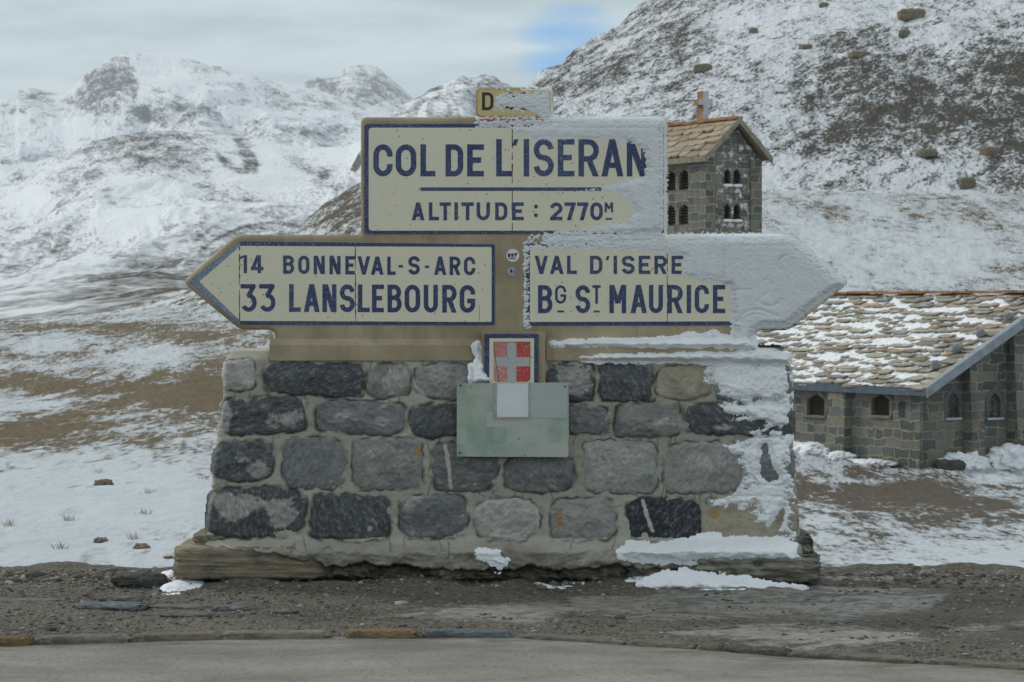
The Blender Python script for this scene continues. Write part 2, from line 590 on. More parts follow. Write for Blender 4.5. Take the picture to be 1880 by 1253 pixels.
def make_asphalt():
    mt, t = material('worn grey asphalt')
    c = t.coord('Object')
    n = t.noise(t.map(c, (0.8, 1.6, 1)), 1.3, 8, 0.6)
    f = t.noise(t.map(c, (1, 0.6, 1)), 48, 7, 0.75)
    v = t.vor(t.map(c, (1, 0.6, 1)), 70)
    d = t.noise(t.map(c, (0.7, 2.2, 1), (3, 7, 0)), 2.2, 7, 0.62)
    k = t.mix(t.step(n, 0.3, 0.7), (0.165, 0.158, 0.14), (0.285, 0.272, 0.238))
    k = t.mix(t.m('MULTIPLY', t.step(d, 0.52, 0.72), 0.55), k, (0.30, 0.29, 0.26))
    k = t.mix(t.m('MULTIPLY', t.step(f, 0.48, 0.68), 0.6), k, (0.085, 0.08, 0.07))
    k = t.mix(t.m('MULTIPLY', t.step(v, 0.26, 0.10), 0.55), k, (0.37, 0.355, 0.32))
    dn = t.noise(t.map(c, (0.9, 2.6, 1), (5, 1, 0)), 3.2, 9, 0.66, 0.3)
    dm = t.step(t.m('ADD', t.m('MULTIPLY', t.attr('dirt'), 0.75), t.m('MULTIPLY', t.m('SUBTRACT', dn, 0.5), 2.4)), 0.45, 0.85)
    k = t.mix(t.m('MULTIPLY', dm, 0.8), k, t.mix(t.step(f, 0.35, 0.65), (0.085, 0.073, 0.055), (0.165, 0.145, 0.112)))
    finish(t, k, 0.85, t.bump(f, 0.8, 0.007), 0.25)
    return mt


M_ASPHALT = make_asphalt()


def make_gravel():
    mt, t = material('dark gravel')
    c = t.coord('Object')
    n = t.noise(t.map(c, (0.7, 1.3, 1)), 1.2, 7, 0.6)
    f = t.noise(c, 55, 6, 0.72)
    v = t.vor(c, 60, out='Color')
    vb = t.n('ShaderNodeSeparateColor', {0: v}).outputs[0]
    vd = t.vor(c, 60)
    k = t.mix(t.step(n, 0.32, 0.7), (0.088, 0.080, 0.066), (0.155, 0.142, 0.118))
    k = t.mix(t.m('MULTIPLY', t.step(vb, 0.45, 0.95), 0.6), k, (0.24, 0.215, 0.175))
    k = t.mix(t.m('MULTIPLY', t.step(f, 0.5, 0.3), 0.6), k, (0.025, 0.022, 0.018))
    # trodden dirty ice and slush
    s1 = t.noise(t.map(c, (0.8, 2.4, 1), (2, 5, 0)), 1.6, 9, 0.66, 0.4)
    s2 = t.noise(t.map(c, (1, 1.8, 1), (7, 3, 0)), 12, 7, 0.66)
    sv = t.m('ADD', t.attr('slush'), t.m('MULTIPLY', t.m('SUBTRACT', t.m('ADD', t.m('MULTIPLY', s1, 0.65), t.m('MULTIPLY', s2, 0.35)), 0.5), 3.2))
    sm = t.step(sv, 0.44, 1.0)
    ice = t.mix(t.step(s2, 0.34, 0.66), (0.20, 0.185, 0.155), (0.36, 0.345, 0.31))
    k = t.mix(t.m('MULTIPLY', sm, 0.88), k, ice)
    h = t.m('ADD', t.m('MULTIPLY', t.m('MULTIPLY', vd, -1.0), t.m('SUBTRACT', 1.0, t.m('MULTIPLY', sm, 0.7))), t.m('ADD', f, t.m('MULTIPLY', sm, 0.6)))
    finish(t, k, t.m('SUBTRACT', 0.9, t.m('MULTIPLY', sm, 0.45)), t.bump(h, 0.9, 0.015), 0.25)
    return mt


M_GRAVEL = make_gravel()


def make_pebble():
    mt, t = material('mixed pebbles')
    g = t.n('ShaderNodeNewGeometry').outputs['Random Per Island']
    c = t.coord('Object')
    n = t.noise(c, 50, 5, 0.6)
    k = t.ramp(g, [(0.0, (0.06, 0.056, 0.05)), (0.4, (0.12, 0.108, 0.088)), (0.7, (0.20, 0.165, 0.12)), (0.88, (0.26, 0.25, 0.225)), (1.0, (0.40, 0.385, 0.35))])
    k = t.mix(t.m('MULTIPLY', t.step(n, 0.4, 0.7), 0.4), k, (0.05, 0.045, 0.04))
    finish(t, k, 0.85, t.bump(n, 0.6, 0.005), 0.25)
    return mt


M_PEBBLE = make_pebble()


def make_terrain(name, scales, weights, gain, rock_a, rock_b, grass=True, bumpd=0.05, snow=(0.70, 0.735, 0.765), stretch=(1, 1, 1.6), rot=(0, 0, 0), soft=(0.32, 0.68)):
    """snow lying over rock, gravel and dry grass; how much lies where comes from attributes of the terrain"""
    mt, t = material(name)
    c = t.coord('Object')
    cs = t.map(t.map(c, None, None, rot), stretch)
    ns = [t.noise(t.map(cs, None, (31 * i, 7 * i, 3 * i)), sc, 9, 0.62, 0.25 if i == 0 else 0.1) for i, sc in enumerate(scales)]
    nn = t.m('MULTIPLY', ns[0], weights[0])
    for a_, w_ in zip(ns[1:], weights[1:]): nn = t.m('ADD', nn, t.m('MULTIPLY', a_, w_))
    bare = t.attr('bare')
    v = t.m('ADD', t.m('MULTIPLY', t.m('SUBTRACT', nn, 0.5 * sum(weights)), gain), bare)
    m = t.step(v, *soft)
    n3 = t.noise(c, scales[-1] * 2.3, 8, 0.7)
    rock = t.mix(t.step(n3, 0.35, 0.68), rock_a, rock_b)
    if grass:
        gn = t.noise(t.map(c, (1, 1, 1), (3, 1, 8)), scales[-1] * 1.4, 9, 0.7)
        gc = t.mix(t.step(gn, 0.36, 0.66), (0.075, 0.056, 0.030), (0.215, 0.163, 0.088))
        rock = t.mix(t.attr('grass'), rock, gc)
    snow_c = t.mix(t.step(ns[1], 0.3, 0.7), tuple(x * 0.92 for x in snow), snow)
    k = t.mix(m, snow_c, rock)
    # thin veil of ground showing through the snow
    veil = t.m('MULTIPLY', t.step(v, 0.05, 0.45), 0.30)
    k = t.mix(t.m('MULTIPLY', veil, t.m('SUBTRACT', 1.0, m)), k, rock)
    h = t.m('ADD', t.m('MULTIPLY', nn, 1.6), t.m('MULTIPLY', n3, t.m('ADD', t.m('MULTIPLY', m, 0.7), 0.15)))
    finish(t, k, 0.85, t.bump(h, 0.7, bumpd), 0.2)
    return mt


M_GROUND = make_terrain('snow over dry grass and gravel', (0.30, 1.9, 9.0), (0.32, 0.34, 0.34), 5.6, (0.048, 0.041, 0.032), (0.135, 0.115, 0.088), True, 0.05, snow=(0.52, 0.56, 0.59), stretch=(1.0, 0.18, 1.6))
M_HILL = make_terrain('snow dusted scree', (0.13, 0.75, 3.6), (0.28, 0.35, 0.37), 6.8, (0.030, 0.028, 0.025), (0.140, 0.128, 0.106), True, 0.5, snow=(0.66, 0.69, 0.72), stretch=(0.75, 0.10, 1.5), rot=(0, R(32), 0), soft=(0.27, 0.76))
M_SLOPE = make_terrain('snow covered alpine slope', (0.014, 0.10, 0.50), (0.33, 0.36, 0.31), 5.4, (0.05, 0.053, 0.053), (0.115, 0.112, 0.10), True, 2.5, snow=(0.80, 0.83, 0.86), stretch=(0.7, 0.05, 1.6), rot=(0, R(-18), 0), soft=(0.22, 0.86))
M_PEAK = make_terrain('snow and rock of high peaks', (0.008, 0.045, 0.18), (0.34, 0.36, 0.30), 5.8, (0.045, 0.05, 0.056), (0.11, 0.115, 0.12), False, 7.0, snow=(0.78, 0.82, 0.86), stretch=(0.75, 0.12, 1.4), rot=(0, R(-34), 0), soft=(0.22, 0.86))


def make_masonry(name='coursed rubble masonry', rime_amt=0.0):
    mt, t = material(name)
    uv = t.n('ShaderNodeUVMap').outputs[0]
    wob = t.noise(uv, 2.3, 4, 0.6, col=True)
    wv = t.n('ShaderNodeVectorMath', {0: wob, 1: (0.5, 0.5, 0.5)}, operation='SUBTRACT').outputs[0]
    wv = t.n('ShaderNodeVectorMath', {0: wv, 3: 0.34}, operation='SCALE').outputs[0]
    p = t.n('ShaderNodeVectorMath', {0: uv, 1: wv}).outputs[0]
    br = t.n('ShaderNodeTexBrick', {'Vector': p, 'Color1': (0, 0, 0, 1), 'Color2': (1, 1, 1, 1), 'Mortar': (0.5, 0.5, 0.5, 1), 'Scale': 1.0, 'Mortar Size': 0.030, 'Mortar Smooth': 0.35, 'Brick Width': 0.60, 'Row Height': 0.285}, offset=0.43, squash=0.7, squash_frequency=3)
    tone = t.n('ShaderNodeSeparateColor', {0: br.outputs['Color']}).outputs[0]
    n = t.noise(uv, 1.1, 7, 0.6)
    f = t.noise(uv, 14, 7, 0.65)
    st = t.ramp(tone, [(0.0, (0.105, 0.122, 0.122)), (0.4, (0.16, 0.174, 0.166)), (0.7, (0.21, 0.21, 0.185)), (1.0, (0.27, 0.255, 0.215))])
    st = t.mix(t.m('MULTIPLY', t.step(f, 0.45, 0.72), 0.45), st, (0.05, 0.052, 0.05))
    mo = t.mix(t.step(n, 0.50, 0.68), (0.36, 0.32, 0.235), (0.38, 0.26, 0.15))
    k = t.mix(br.outputs['Fac'], st, mo)
    st2 = t.noise(t.map(uv, (1.6, 0.4, 1), (4, 2, 0)), 1.2, 6, 0.6)
    k = t.mix(t.m('MULTIPLY', t.step(st2, 0.52, 0.72), 0.4), k, (0.055, 0.055, 0.05))
    # rime blown into the joints of the weather side
    rn = t.noise(uv, 3.2, 8, 0.68)
    rime = rime_amt
    k = t.mix(t.step(t.m('ADD', t.m('MULTIPLY', t.m('SUBTRACT', rn, 0.5), 3.0), rime), 0.6, 0.75), k, (0.7, 0.73, 0.76))
    h = t.m('ADD', t.m('MULTIPLY', br.outputs['Fac'], -1.4), t.m('MULTIPLY', f, 0.7))
    finish(t, k, 0.9, t.bump(h, 1.0, 0.09), 0.2)
    return mt


M_MASON = make_masonry()
M_MASON_RIME = make_masonry('rimed rubble masonry', 0.48)


def make_lauze(name, ramp, snowy):
    mt, t = material(name)
    g = t.n('ShaderNodeNewGeometry').outputs['Random Per Island']
    c = t.coord('Object')
    n = t.noise(c, 3, 7, 0.65)
    f = t.noise(c, 16, 6, 0.65)
    k = t.ramp(g, ramp)
    k = t.mix(t.m('MULTIPLY', t.step(n, 0.52, 0.7), 0.5), k, (0.30, 0.145, 0.06))
    k = t.mix(t.m('MULTIPLY', t.step(f, 0.5, 0.72), 0.4), k, (0.08, 0.075, 0.065))
    if snowy:
        s = t.noise(t.map(c, (0.8, 1.2, 1.2), (5, 5, 5)), 2.2, 8, 0.65)
        k = t.mix(t.step(s, 0.57, 0.68), k, (0.78, 0.81, 0.84))
    finish(t, k, 0.85, t.bump(f, 0.6, 0.02), 0.25)
    return mt


M_LAUZE = make_lauze('grey tan roof slabs', [(0.0, (0.19, 0.175, 0.15)), (0.4, (0.34, 0.31, 0.25)), (0.7, (0.45, 0.405, 0.32)), (0.88, (0.24, 0.23, 0.21)), (1.0, (0.42, 0.26, 0.13))], True)
M_LAUZE_T = make_lauze('orange tan roof slabs', [(0.0, (0.27, 0.225, 0.165)), (0.4, (0.36, 0.315, 0.245)), (0.75, (0.41, 0.29, 0.18)), (1.0, (0.40, 0.36, 0.29))], False)
M_RIDGE = mat_simple('rust stained ridge slabs', (0.33, 0.16, 0.07), 0.35, 2.5)
M_ZINC = mat_simple('blue grey zinc', (0.085, 0.115, 0.135), 0.2, 3, 0.45, 0.002, 0.5)
M_ZINC_L = mat_simple('pale grey zinc', (0.235, 0.265, 0.29), 0.2, 3, 0.5, 0.002, 0.5)
M_RENDER = mat_simple('pale cement surround', (0.19, 0.172, 0.13), 0.2, 3, 0.9)
M_RENDER_G = mat_simple('grey cement surround', (0.125, 0.132, 0.128), 0.2, 3, 0.9)
M_RENDER_L = mat_simple('frosted cement', (0.46, 0.48, 0.50), 0.1, 5, 0.9)
M_WOOD = mat_simple('dark brown shutter wood', (0.035, 0.026, 0.020), 0.4, 14, 0.75)
M_WOOD_RIME = mat_simple('frosted shutter wood', (0.13, 0.12, 0.122), 0.7, 5, 0.75)
M_TRIM = mat_simple('grey weathered timber', (0.24, 0.215, 0.165), 0.25, 5, 0.85)
M_TERRA = mat_simple('rust coloured cross face', (0.30, 0.185, 0.105), 0.3, 4)
M_DARKIN = mat_simple('dark interior', (0.010, 0.010, 0.011), 0.2, 4, 0.9)
M_SLATE = mat_simple('slate plaque', (0.045, 0.055, 0.055), 0.2, 6, 0.7)
M_GRASS = mat_simple('dry grass blades', (0.36, 0.30, 0.19), 0.4, 30)

# ------------------------------------------------------------------ terrain
KN = np.array([-1800., 0., 350., 660., 940., 1190., 1450., 1900., 3600.])
DN = np.array([10.0, 14.6, 18.0, 30.0, 50.0, 72.0, 100.0, 150.0, 190.0])
#  z at the near nodes (first six), photo row at the last three, then crest (distance, row) and what lies behind
ZN = np.array([
    [-.16, -.10, -.14, -.45, -.55, -.40],
    [-.16, -.10, -.14, -.45, -.55, -.40],
    [-.16, -.10, -.12, -.36, -.32, -.05],
    [-.16, -.10, -.16, -.60, -.60, -.30],
    [-.16, -.12, -.30, -1.0, -1.4, -1.5],
    [-.16, -.14, -.45, -1.5, -2.3, -2.7],
    [-.16, -.16, -.55, -1.75, -2.8, -3.3],
    [-.16, -.16, -.55, -1.75, -2.8, -3.3],
    [-.16, -.16, -.55, -1.75, -2.8, -3.3]])
YN = np.array([[633, 607, 597], [633, 607, 597], [612, 583, 562], [588, 530, 470], [592, 500, 410], [600, 452, 372], [606, 440, 352], [606, 440, 352], [606, 440, 352.]])
CREST_PX = np.array([-1800., 0, 200, 350, 450, 540, 600, 660, 760, 870, 940, 975, 1000, 1100, 1190, 1300, 1500, 1900, 3600])
CREST_Y = np.array([590., 589, 577, 538, 484, 424, 378, 338, 290, 232, 188, 161, 136, 66, 0, -80, -190, -310, -340])
CREST_D_PX = np.array([-1800., 0, 350, 660, 940, 1190, 1450, 1900, 3600])
CREST_D = np.array([260., 260, 275, 300, 350, 410, 470, 540, 560])
LOGD = np.log(DN)


def base_z(px, d):
    """smooth terrain height for column px (photo x at that distance) and distance d"""
    px = np.clip(px, -1800, 3600)
    zs = []
    # values at nodes, interpolated across columns with smooth weights
    idx = np.clip(np.searchsorted(KN, px) - 1, 0, len(KN) - 2)
    tt = np.clip((px - KN[idx]) / (KN[idx + 1] - KN[idx]), 0, 1)
    tt = tt * tt * (3 - 2 * tt) * 0.5 + tt * 0.5
    ld = np.log(d)
    vals = []
    for k in range(9):
        if k < 6: col = ZN[:, k]
        else: col = EYE - (YN[:, k - 6] - HY) / F * DN[k]
        vals.append(col[idx] * (1 - tt) + col[idx + 1] * tt)
    cy = np.interp(px, CREST_PX, CREST_Y)
    cd = np.interp(px, CREST_D_PX, CREST_D)
    zc = EYE - (cy - HY) / F * cd
    out = np.full(np.broadcast(px, d).shape, 0.0)
    vals = [np.broadcast_to(v, out.shape) for v in vals]
    for k in range(8):
        mk = (ld >= LOGD[k]) & (ld <= LOGD[k + 1])
        u = (ld - LOGD[k]) / (LOGD[k + 1] - LOGD[k])
        # Catmull-like smoothing through neighbouring nodes
        p0 = vals[max(k - 1, 0)]; p1 = vals[k]; p2 = vals[k + 1]; p3 = vals[min(k + 2, 8)]
        m1 = (p2 - p0) * 0.35; m2 = (p3 - p1) * 0.35
        h = (2 * u ** 3 - 3 * u ** 2 + 1) * p1 + (u ** 3 - 2 * u ** 2 + u) * m1 + (-2 * u ** 3 + 3 * u ** 2) * p2 + (u ** 3 - u ** 2) * m2
        out = np.where(mk, h, out)
    out = np.where(ld < LOGD[0], vals[0], out)
    # hill from 190 m to its crest, then falling away
    u = np.clip((d - 190) / (cd - 190), 0, 1)
    hill = vals[8] + (zc - vals[8]) * (u * 1.06 - 0.06 * u * u)
    out = np.where((d > 190) & (d <= cd), hill, out)
    out = np.where(d > cd, zc - (d - cd) * 0.28, out)
    return out


def disp(px, d):
    X = (px - CX) / F * d
    a_small = 0.034 * sstep(14.6, 17, d)
    z = a_small * (0.75 - 0.9 * np.abs(fbm(X * 0.7, d * 1.5, 4, 3, 0.5))) + 0.012 * sstep(15, 18, d) * fbm(X * 3.1, d * 2.2, 3, 4, 0.55)
    z = z + (0.02 + 0.09 * sstep(30, 90, d)) * sstep(24, 40, d) * fbm(X * 0.8, d * 0.33, 5, 6, 0.6)
    z = z + 0.16 * sstep(28, 110, d) * fbm(X * 0.16, d * 0.10, 6, 5, 0.52)
    hl = sstep(165, 230, d) * sstep(-100, 700, px)
    z = z + hl * (0.75 * ridged(X * 0.06 + d * 0.012, d * 0.022, 7, 8, 0.60) - 0.8 + 1.0 * fbm(X * 0.021, d * 0.012, 3, 12))
    return z


def ground_z(px, d):
    return base_z(np.asarray(px, float), np.asarray(d, float)) + disp(np.asarray(px, float), np.asarray(d, float))


def ground_hit(px, py, dmin=14.6, dmax=560):
    """first terrain point seen at a photo pixel"""
    d = np.exp(np.linspace(math.log(dmin), math.log(dmax), 6000))
    z = ground_z(np.full_like(d, px), d)
    row = HY - (z - EYE) * F / d
    i = np.argmax(row <= py)
    return ((px - CX) / F * d[i], d[i], z[i])


def build_ground():
    inner = np.arange(-140, 2021, 2.3)
    left = -140 - np.cumsum(np.linspace(4, 90, 36))[::-1]
    right = 2020 + np.cumsum(np.linspace(4, 90, 36))
    pxs = np.concatenate([left, inner, right])
    d1 = np.linspace(10.0, 15.5, 24)[:-1]
    d2 = 1 / np.linspace(1 / 15.5, 1 / 110, 400)
    d3 = np.exp(np.linspace(math.log(110), math.log(185), 120))[1:]
    dA = np.concatenate([d1, d2, d3])
    dB = np.exp(np.linspace(math.log(185), math.log(640), 460))

    def paint(PX, D, Z):
        row = HY - (Z - EYE) * F / D
        X = (PX - CX) / F * D
        # ---- left plain
        b = 0.28 + 0.0 * PX
        g = np.ones_like(PX) * 0.9
        b = b + 0.42 * gauss(PX, row, 400, 700, 130, 55) + 0.30 * gauss(PX, row, 330, 720, 150, 30)
        b = b + 0.55 * gauss(PX, row, 60, 800, 170, 24) + 0.40 * gauss(PX, row, 100, 707, 160, 14) + 0.32 * gauss(PX, row, 80, 655, 120, 10)
        b = b + 0.42 * gauss(PX, row, 150, 602, 260, 9) + 0.32 * gauss(PX, row, 330, 620, 120, 12) + 0.24 * gauss(PX, row, 300, 760, 300, 60)
        b = b - 0.45 * gauss(PX, row, 290, 650, 70, 24) - 0.30 * gauss(PX, row, 90, 640, 60, 18) - 0.25 * gauss(PX, row, 60, 745, 90, 14)
        b = b + 0.10 * sstep(590, 620, row) - 0.44 * sstep(825, 895, row)
        b = b + 0.22 * gauss(PX, row, 60, 900, 120, 22) + 0.28 * gauss(PX, row, 370, 868, 40, 16)
        # ---- right of the sign: gravel yard, snowy bank
        r = sstep(1150, 1300, PX)
        br = 0.30 + 0.60 * gauss(PX, row, 1640, 905, 330, 38) + 0.22 * gauss(PX, row, 1800, 950, 140, 30) - 0.05 * sstep(960, 1000, row)
        br = br - 0.45 * gauss(PX, row, 1570, 884, 90, 6) - 0.40 * gauss(PX, row, 1500, 960, 30, 12) - 0.30 * gauss(PX, row, 1850, 882, 60, 6)
        br = np.where(row < 600, 0.24 + 0.12 * gauss(PX, row, 1600, 392, 500, 30) - 0.22 * gauss(PX, row, 1650, 470, 160, 34) - 0.15 * gauss(PX, row, 1500, 440, 120, 30), br)
        b = b * (1 - r) + br * r
        g = g * (1 - r) + np.where(row < 600, 0.75, 0.12) * r
        # ---- hillside
        h = sstep(168, 205, D) * sstep(150, 500, PX)
        bh = 0.38 + 0.05 * perlin(X * 0.03, D * 0.03, 77)
        bh = bh + 0.20 * gauss(PX, row, 1260, 110, 110, 90) + 0.08 * gauss(PX, row, 1120, 150, 130, 40)
        bh = bh + 0.34 * gauss(PX, row, 1790, 200, 230, 90) - 0.10 * sstep(290, 350, row) + 0.26 * gauss(PX, row, 1560, 150, 70, 60) + 0.24 * gauss(PX, row, 1860, 110, 90, 50) + 0.18 * gauss(PX, row, 1500, 270, 120, 40)
        bh = bh - 0.34 * gauss(PX, row, 1390, 130, 90, 110) - 0.30 * gauss(PX, row, 1600, 40, 200, 45) - 0.18 * gauss(PX, row, 1560, 320, 260, 30) - 0.2 * gauss(PX, row, 1330, 120, 18, 90)
        bh = bh + 0.0 * gauss(PX, row, 1050, 170, 60, 25) + 0.12 * gauss(PX, row, 1830, 330, 120, 30)
        bh = np.where(PX < 760, 0.40 + 0.38 * gauss(PX, row, 640, 385, 60, 35) + 0.15 * gauss(PX, row, 560, 420, 60, 20), bh)
        b = b * (1 - h) + bh * h
        g = g * (1 - h) + np.where(PX < 760, 0.6, 0.06) * h
        return np.clip(b, -0.3, 1.3), np.clip(g, 0, 1)

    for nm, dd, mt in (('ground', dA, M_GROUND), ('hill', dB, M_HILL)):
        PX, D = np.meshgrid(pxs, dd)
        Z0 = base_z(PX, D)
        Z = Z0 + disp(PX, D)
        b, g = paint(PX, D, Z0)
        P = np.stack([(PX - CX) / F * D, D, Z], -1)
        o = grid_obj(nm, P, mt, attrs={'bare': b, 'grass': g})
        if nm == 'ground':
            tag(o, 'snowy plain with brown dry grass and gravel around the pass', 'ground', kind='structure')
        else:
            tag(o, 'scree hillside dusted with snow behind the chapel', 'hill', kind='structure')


build_ground()


def mountain(name, crest, dcrest, dfoot, yfoot, mat, label, seed, amp, wl, paint, rows=170, step=2.0, mid=0.5, ext=(-3400, 1500), cat='mountain', cw=None, prof=None):
    """a range standing at its own distance: front slope from dfoot up to the crest, back slope behind it"""
    cx = np.array([c[0] for c in crest], float); cy = np.array([c[1] for c in crest], float)
    lo, hi = ext
    pxs = np.concatenate([np.arange(lo, max(lo, -60), 14.), np.arange(max(lo, -60), min(hi, 1300), step), np.arange(min(hi, 1300), hi, 12.)])
    v = np.concatenate([np.linspace(0, 1, rows), 1 + np.linspace(0.01, 0.16, 16)])
    PX, V = np.meshgrid(pxs, v)
    D = dfoot + (dcrest - dfoot) * V
    yc = np.interp(PX, cx, cy)
    zf = EYE - (yfoot - HY) / F * dfoot
    zc = EYE - (yc - HY) / F * dcrest
    t = np.clip(V, 0, 1)
    s = t ** mid if prof is None else np.interp(t, prof[0], prof[1])
    Z = zf + (zc - zf) * s
    Z = np.where(V > 1, zc - (V - 1) * (dcrest - dfoot) * 0.6, Z)
    X = (PX - CX) / F * D
    # gullies and ribs
    fade = np.where(V <= 1, np.clip(np.sin(np.pi * np.clip(V, 0.0, 1)) * 1.25, 0.0, 1) * 0.97 + 0.03, 0.4)
    hc = (Z * 1.15 + D * 0.07) / wl
    rg = ridged(X / wl + 0.45 * hc + 0.30 * fbm(X / wl, hc, 3, seed + 5), hc, 7, seed, 0.50) - 0.85
    Z = Z + amp * fade * rg + amp * 0.10 * np.clip(1 - np.abs(V - 1) * 4, 0, 1) * fbm(X / wl * 6, D / wl * 3, 5, seed + 9, 0.6)
    row = HY - (Z - EYE) * F / D
    b, g = paint(PX, row, V, X, D, rg)
    o = grid_obj(name, np.stack([X, D, Z], -1), mat, attrs={'bare': b, 'grass': g})
    return tag(o, label, cat, kind='structure')


def paint_peak(PX, row, V, X, D, rg):
    b = 0.16 - 0.12 * rg - 0.12 * gauss(PX, row, 130, 265, 120, 28) - 0.15 * gauss(PX, row, 470, 215, 80, 14)
    b = b + 0.42 * poly_soft(PX, row, [(136, 172), (160, 130), (238, 99), (250, 140), (256, 150), (250, 192), (300, 215), (330, 235), (270, 228), (220, 212), (170, 205), (120, 185)], 10)  # dark rock of the left face, deepened to paint in its shading
    for (ax, ay), (bx, by) in (((240, 97), (252, 120)), ((252, 120), (262, 152)), ((262, 152), (254, 192))):  # light ridge line: the crease's shading put into colour, not relief
        tt = np.clip(((PX - ax) * (bx - ax) + (row - ay) * (by - ay)) / ((bx - ax) ** 2 + (by - ay) ** 2), 0, 1)
        b = b - 0.35 * np.exp(-((PX - ax - tt * (bx - ax)) ** 2 + (row - ay - tt * (by - ay)) ** 2) / 30.)
    b = b + 0.30 * gauss(PX, row, 265, 205, 26, 12) + 0.25 * gauss(PX, row, 330, 200, 20, 6)
    b = b + 0.45 * gauss(PX, row, 60, 178, 30, 12) + 0.30 * gauss(PX, row, 20, 200, 40, 10)
    b = b + 0.30 * gauss(PX, row, 290, 205, 30, 18) + 0.22 * gauss(PX, row, 420, 160, 40, 10) + 0.24 * gauss(PX, row, 560, 190, 80, 20) + 0.2 * gauss(PX, row, 350, 165, 30, 8)
    b = b - 0.25 * gauss(PX, row, 300, 140, 40, 30)
    return np.clip(b, -0.2, 1.2), np.zeros_like(PX)


def poly_soft(px, py, pts, w):
    return sstep(-w, w, poly_sd(px, py, pts))


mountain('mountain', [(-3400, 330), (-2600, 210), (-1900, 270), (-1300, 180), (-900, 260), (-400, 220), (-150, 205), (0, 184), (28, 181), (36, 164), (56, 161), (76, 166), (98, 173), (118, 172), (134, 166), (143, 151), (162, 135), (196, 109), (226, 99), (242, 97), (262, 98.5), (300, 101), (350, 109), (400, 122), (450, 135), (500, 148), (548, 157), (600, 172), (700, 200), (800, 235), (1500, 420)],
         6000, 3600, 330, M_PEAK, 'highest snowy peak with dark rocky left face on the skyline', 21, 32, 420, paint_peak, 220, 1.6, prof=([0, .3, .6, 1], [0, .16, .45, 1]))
mountain('mountain', [(200, 330), (480, 190), (540, 166), (555, 155), (570, 148), (582, 144), (596, 147), (625, 138), (630, 128), (640, 121), (662, 118), (690, 122), (704, 132), (717, 143), (735, 158), (752, 176), (800, 205), (1000, 260), (1500, 420)],
         7600, 5200, 320, M_PEAK, 'hazy twin topped peak right of the highest peak', 33, 30, 450,
         lambda PX, row, V, X, D, rg: (np.clip(0.40 - 0.15 * rg + 0.3 * gauss(PX, row, 690, 150, 50, 25) + 0.2 * gauss(PX, row, 600, 160, 40, 12), -0.2, 1.2), np.zeros_like(PX)), 150, 1.8, ext=(200, 1500), prof=([0, .5, 1], [0, .38, 1]))
mountain('mountain', [(-3400, 430), (-900, 400), (-200, 330), (60, 300), (200, 285), (290, 246), (312, 234), (330, 212), (346, 197), (358, 195), (371, 187), (380, 190), (390, 198), (404, 208), (421, 234), (450, 226), (490, 205), (540, 215), (620, 228), (700, 226), (760, 240), (1500, 420)],
         3700, 2500, 350, M_PEAK, 'rocky knob on a snowy shoulder below the highest peak', 45, 28, 260,
         lambda PX, row, V, X, D, rg: (np.clip(0.30 - 0.12 * rg + 0.34 * poly_soft(PX, row, [(312, 240), (345, 200), (371, 188), (404, 210), (420, 234), (380, 225), (335, 225)], 10) + 0.2 * gauss(PX, row, 560, 245, 120, 14), -0.2, 1.2), np.zeros_like(PX)), 130, 1.8, prof=([0, .5, 1], [0, .45, 1]))


def paint_slope(PX, row, V, X, D, rg):
    b = 0.17 - 0.15 * rg
    rim = np.interp(PX, [0, 42, 75, 108, 138, 165, 192, 250, 312, 380, 430, 500], [345, 330, 307, 286, 272, 264, 254, 243, 240, 243, 250, 262])
    b = b + 0.22 * np.exp(-((row - rim - 9) / 9.) ** 2) * sstep(20, 80, PX) * sstep(480, 400, PX)
    b = b + 0.20 * poly_soft(PX, row, [(225, 262), (250, 248), (385, 250), (382, 330), (330, 342), (260, 318)], 14)
    b = b + 0.50 * poly_soft(PX, row, [(428, 256), (450, 248), (478, 300), (474, 322), (452, 318)], 7) + 0.42 * poly_soft(PX, row, [(388, 270), (404, 282), (455, 318), (448, 328), (410, 306)], 6)
    b = b + 0.34 * poly_soft(PX, row, [(500, 268), (560, 290), (612, 322), (590, 328), (530, 306)], 9) + 0.34 * poly_soft(PX, row, [(186, 350), (200, 342), (214, 372), (196, 380)], 7)
    b = b + 0.30 * poly_soft(PX, row, [(-10, 368), (30, 380), (48, 420), (-10, 424)], 14) + 0.16 * gauss(PX, row, 60, 330, 70, 16)
    for (cx_, cy_, rr_) in ((520, 620, 240), (520, 640, 235), (500, 600, 190)):
        q_ = np.hypot(PX - cx_, (row - cy_) * 1.0)
        b = b + 0.22 * np.exp(-((q_ - rr_) / 3.5) ** 2) * sstep(480, 420, row) * sstep(340, 390, row)
    b = b + 0.24 * poly_soft(PX, row, [(95, 545), (190, 487), (250, 484), (330, 520), (310, 565), (180, 570)], 26) + 0.15 * gauss(PX, row, 330, 500, 70, 26)
    b = b - 0.14 * gauss(PX, row, 300, 400, 220, 34)
    b = b + 0.10 * gauss(PX, row, 420, 440, 150, 40)
    g = sstep(420, 560, row) * 0.6
    return np.clip(b, -0.2, 1.2), g


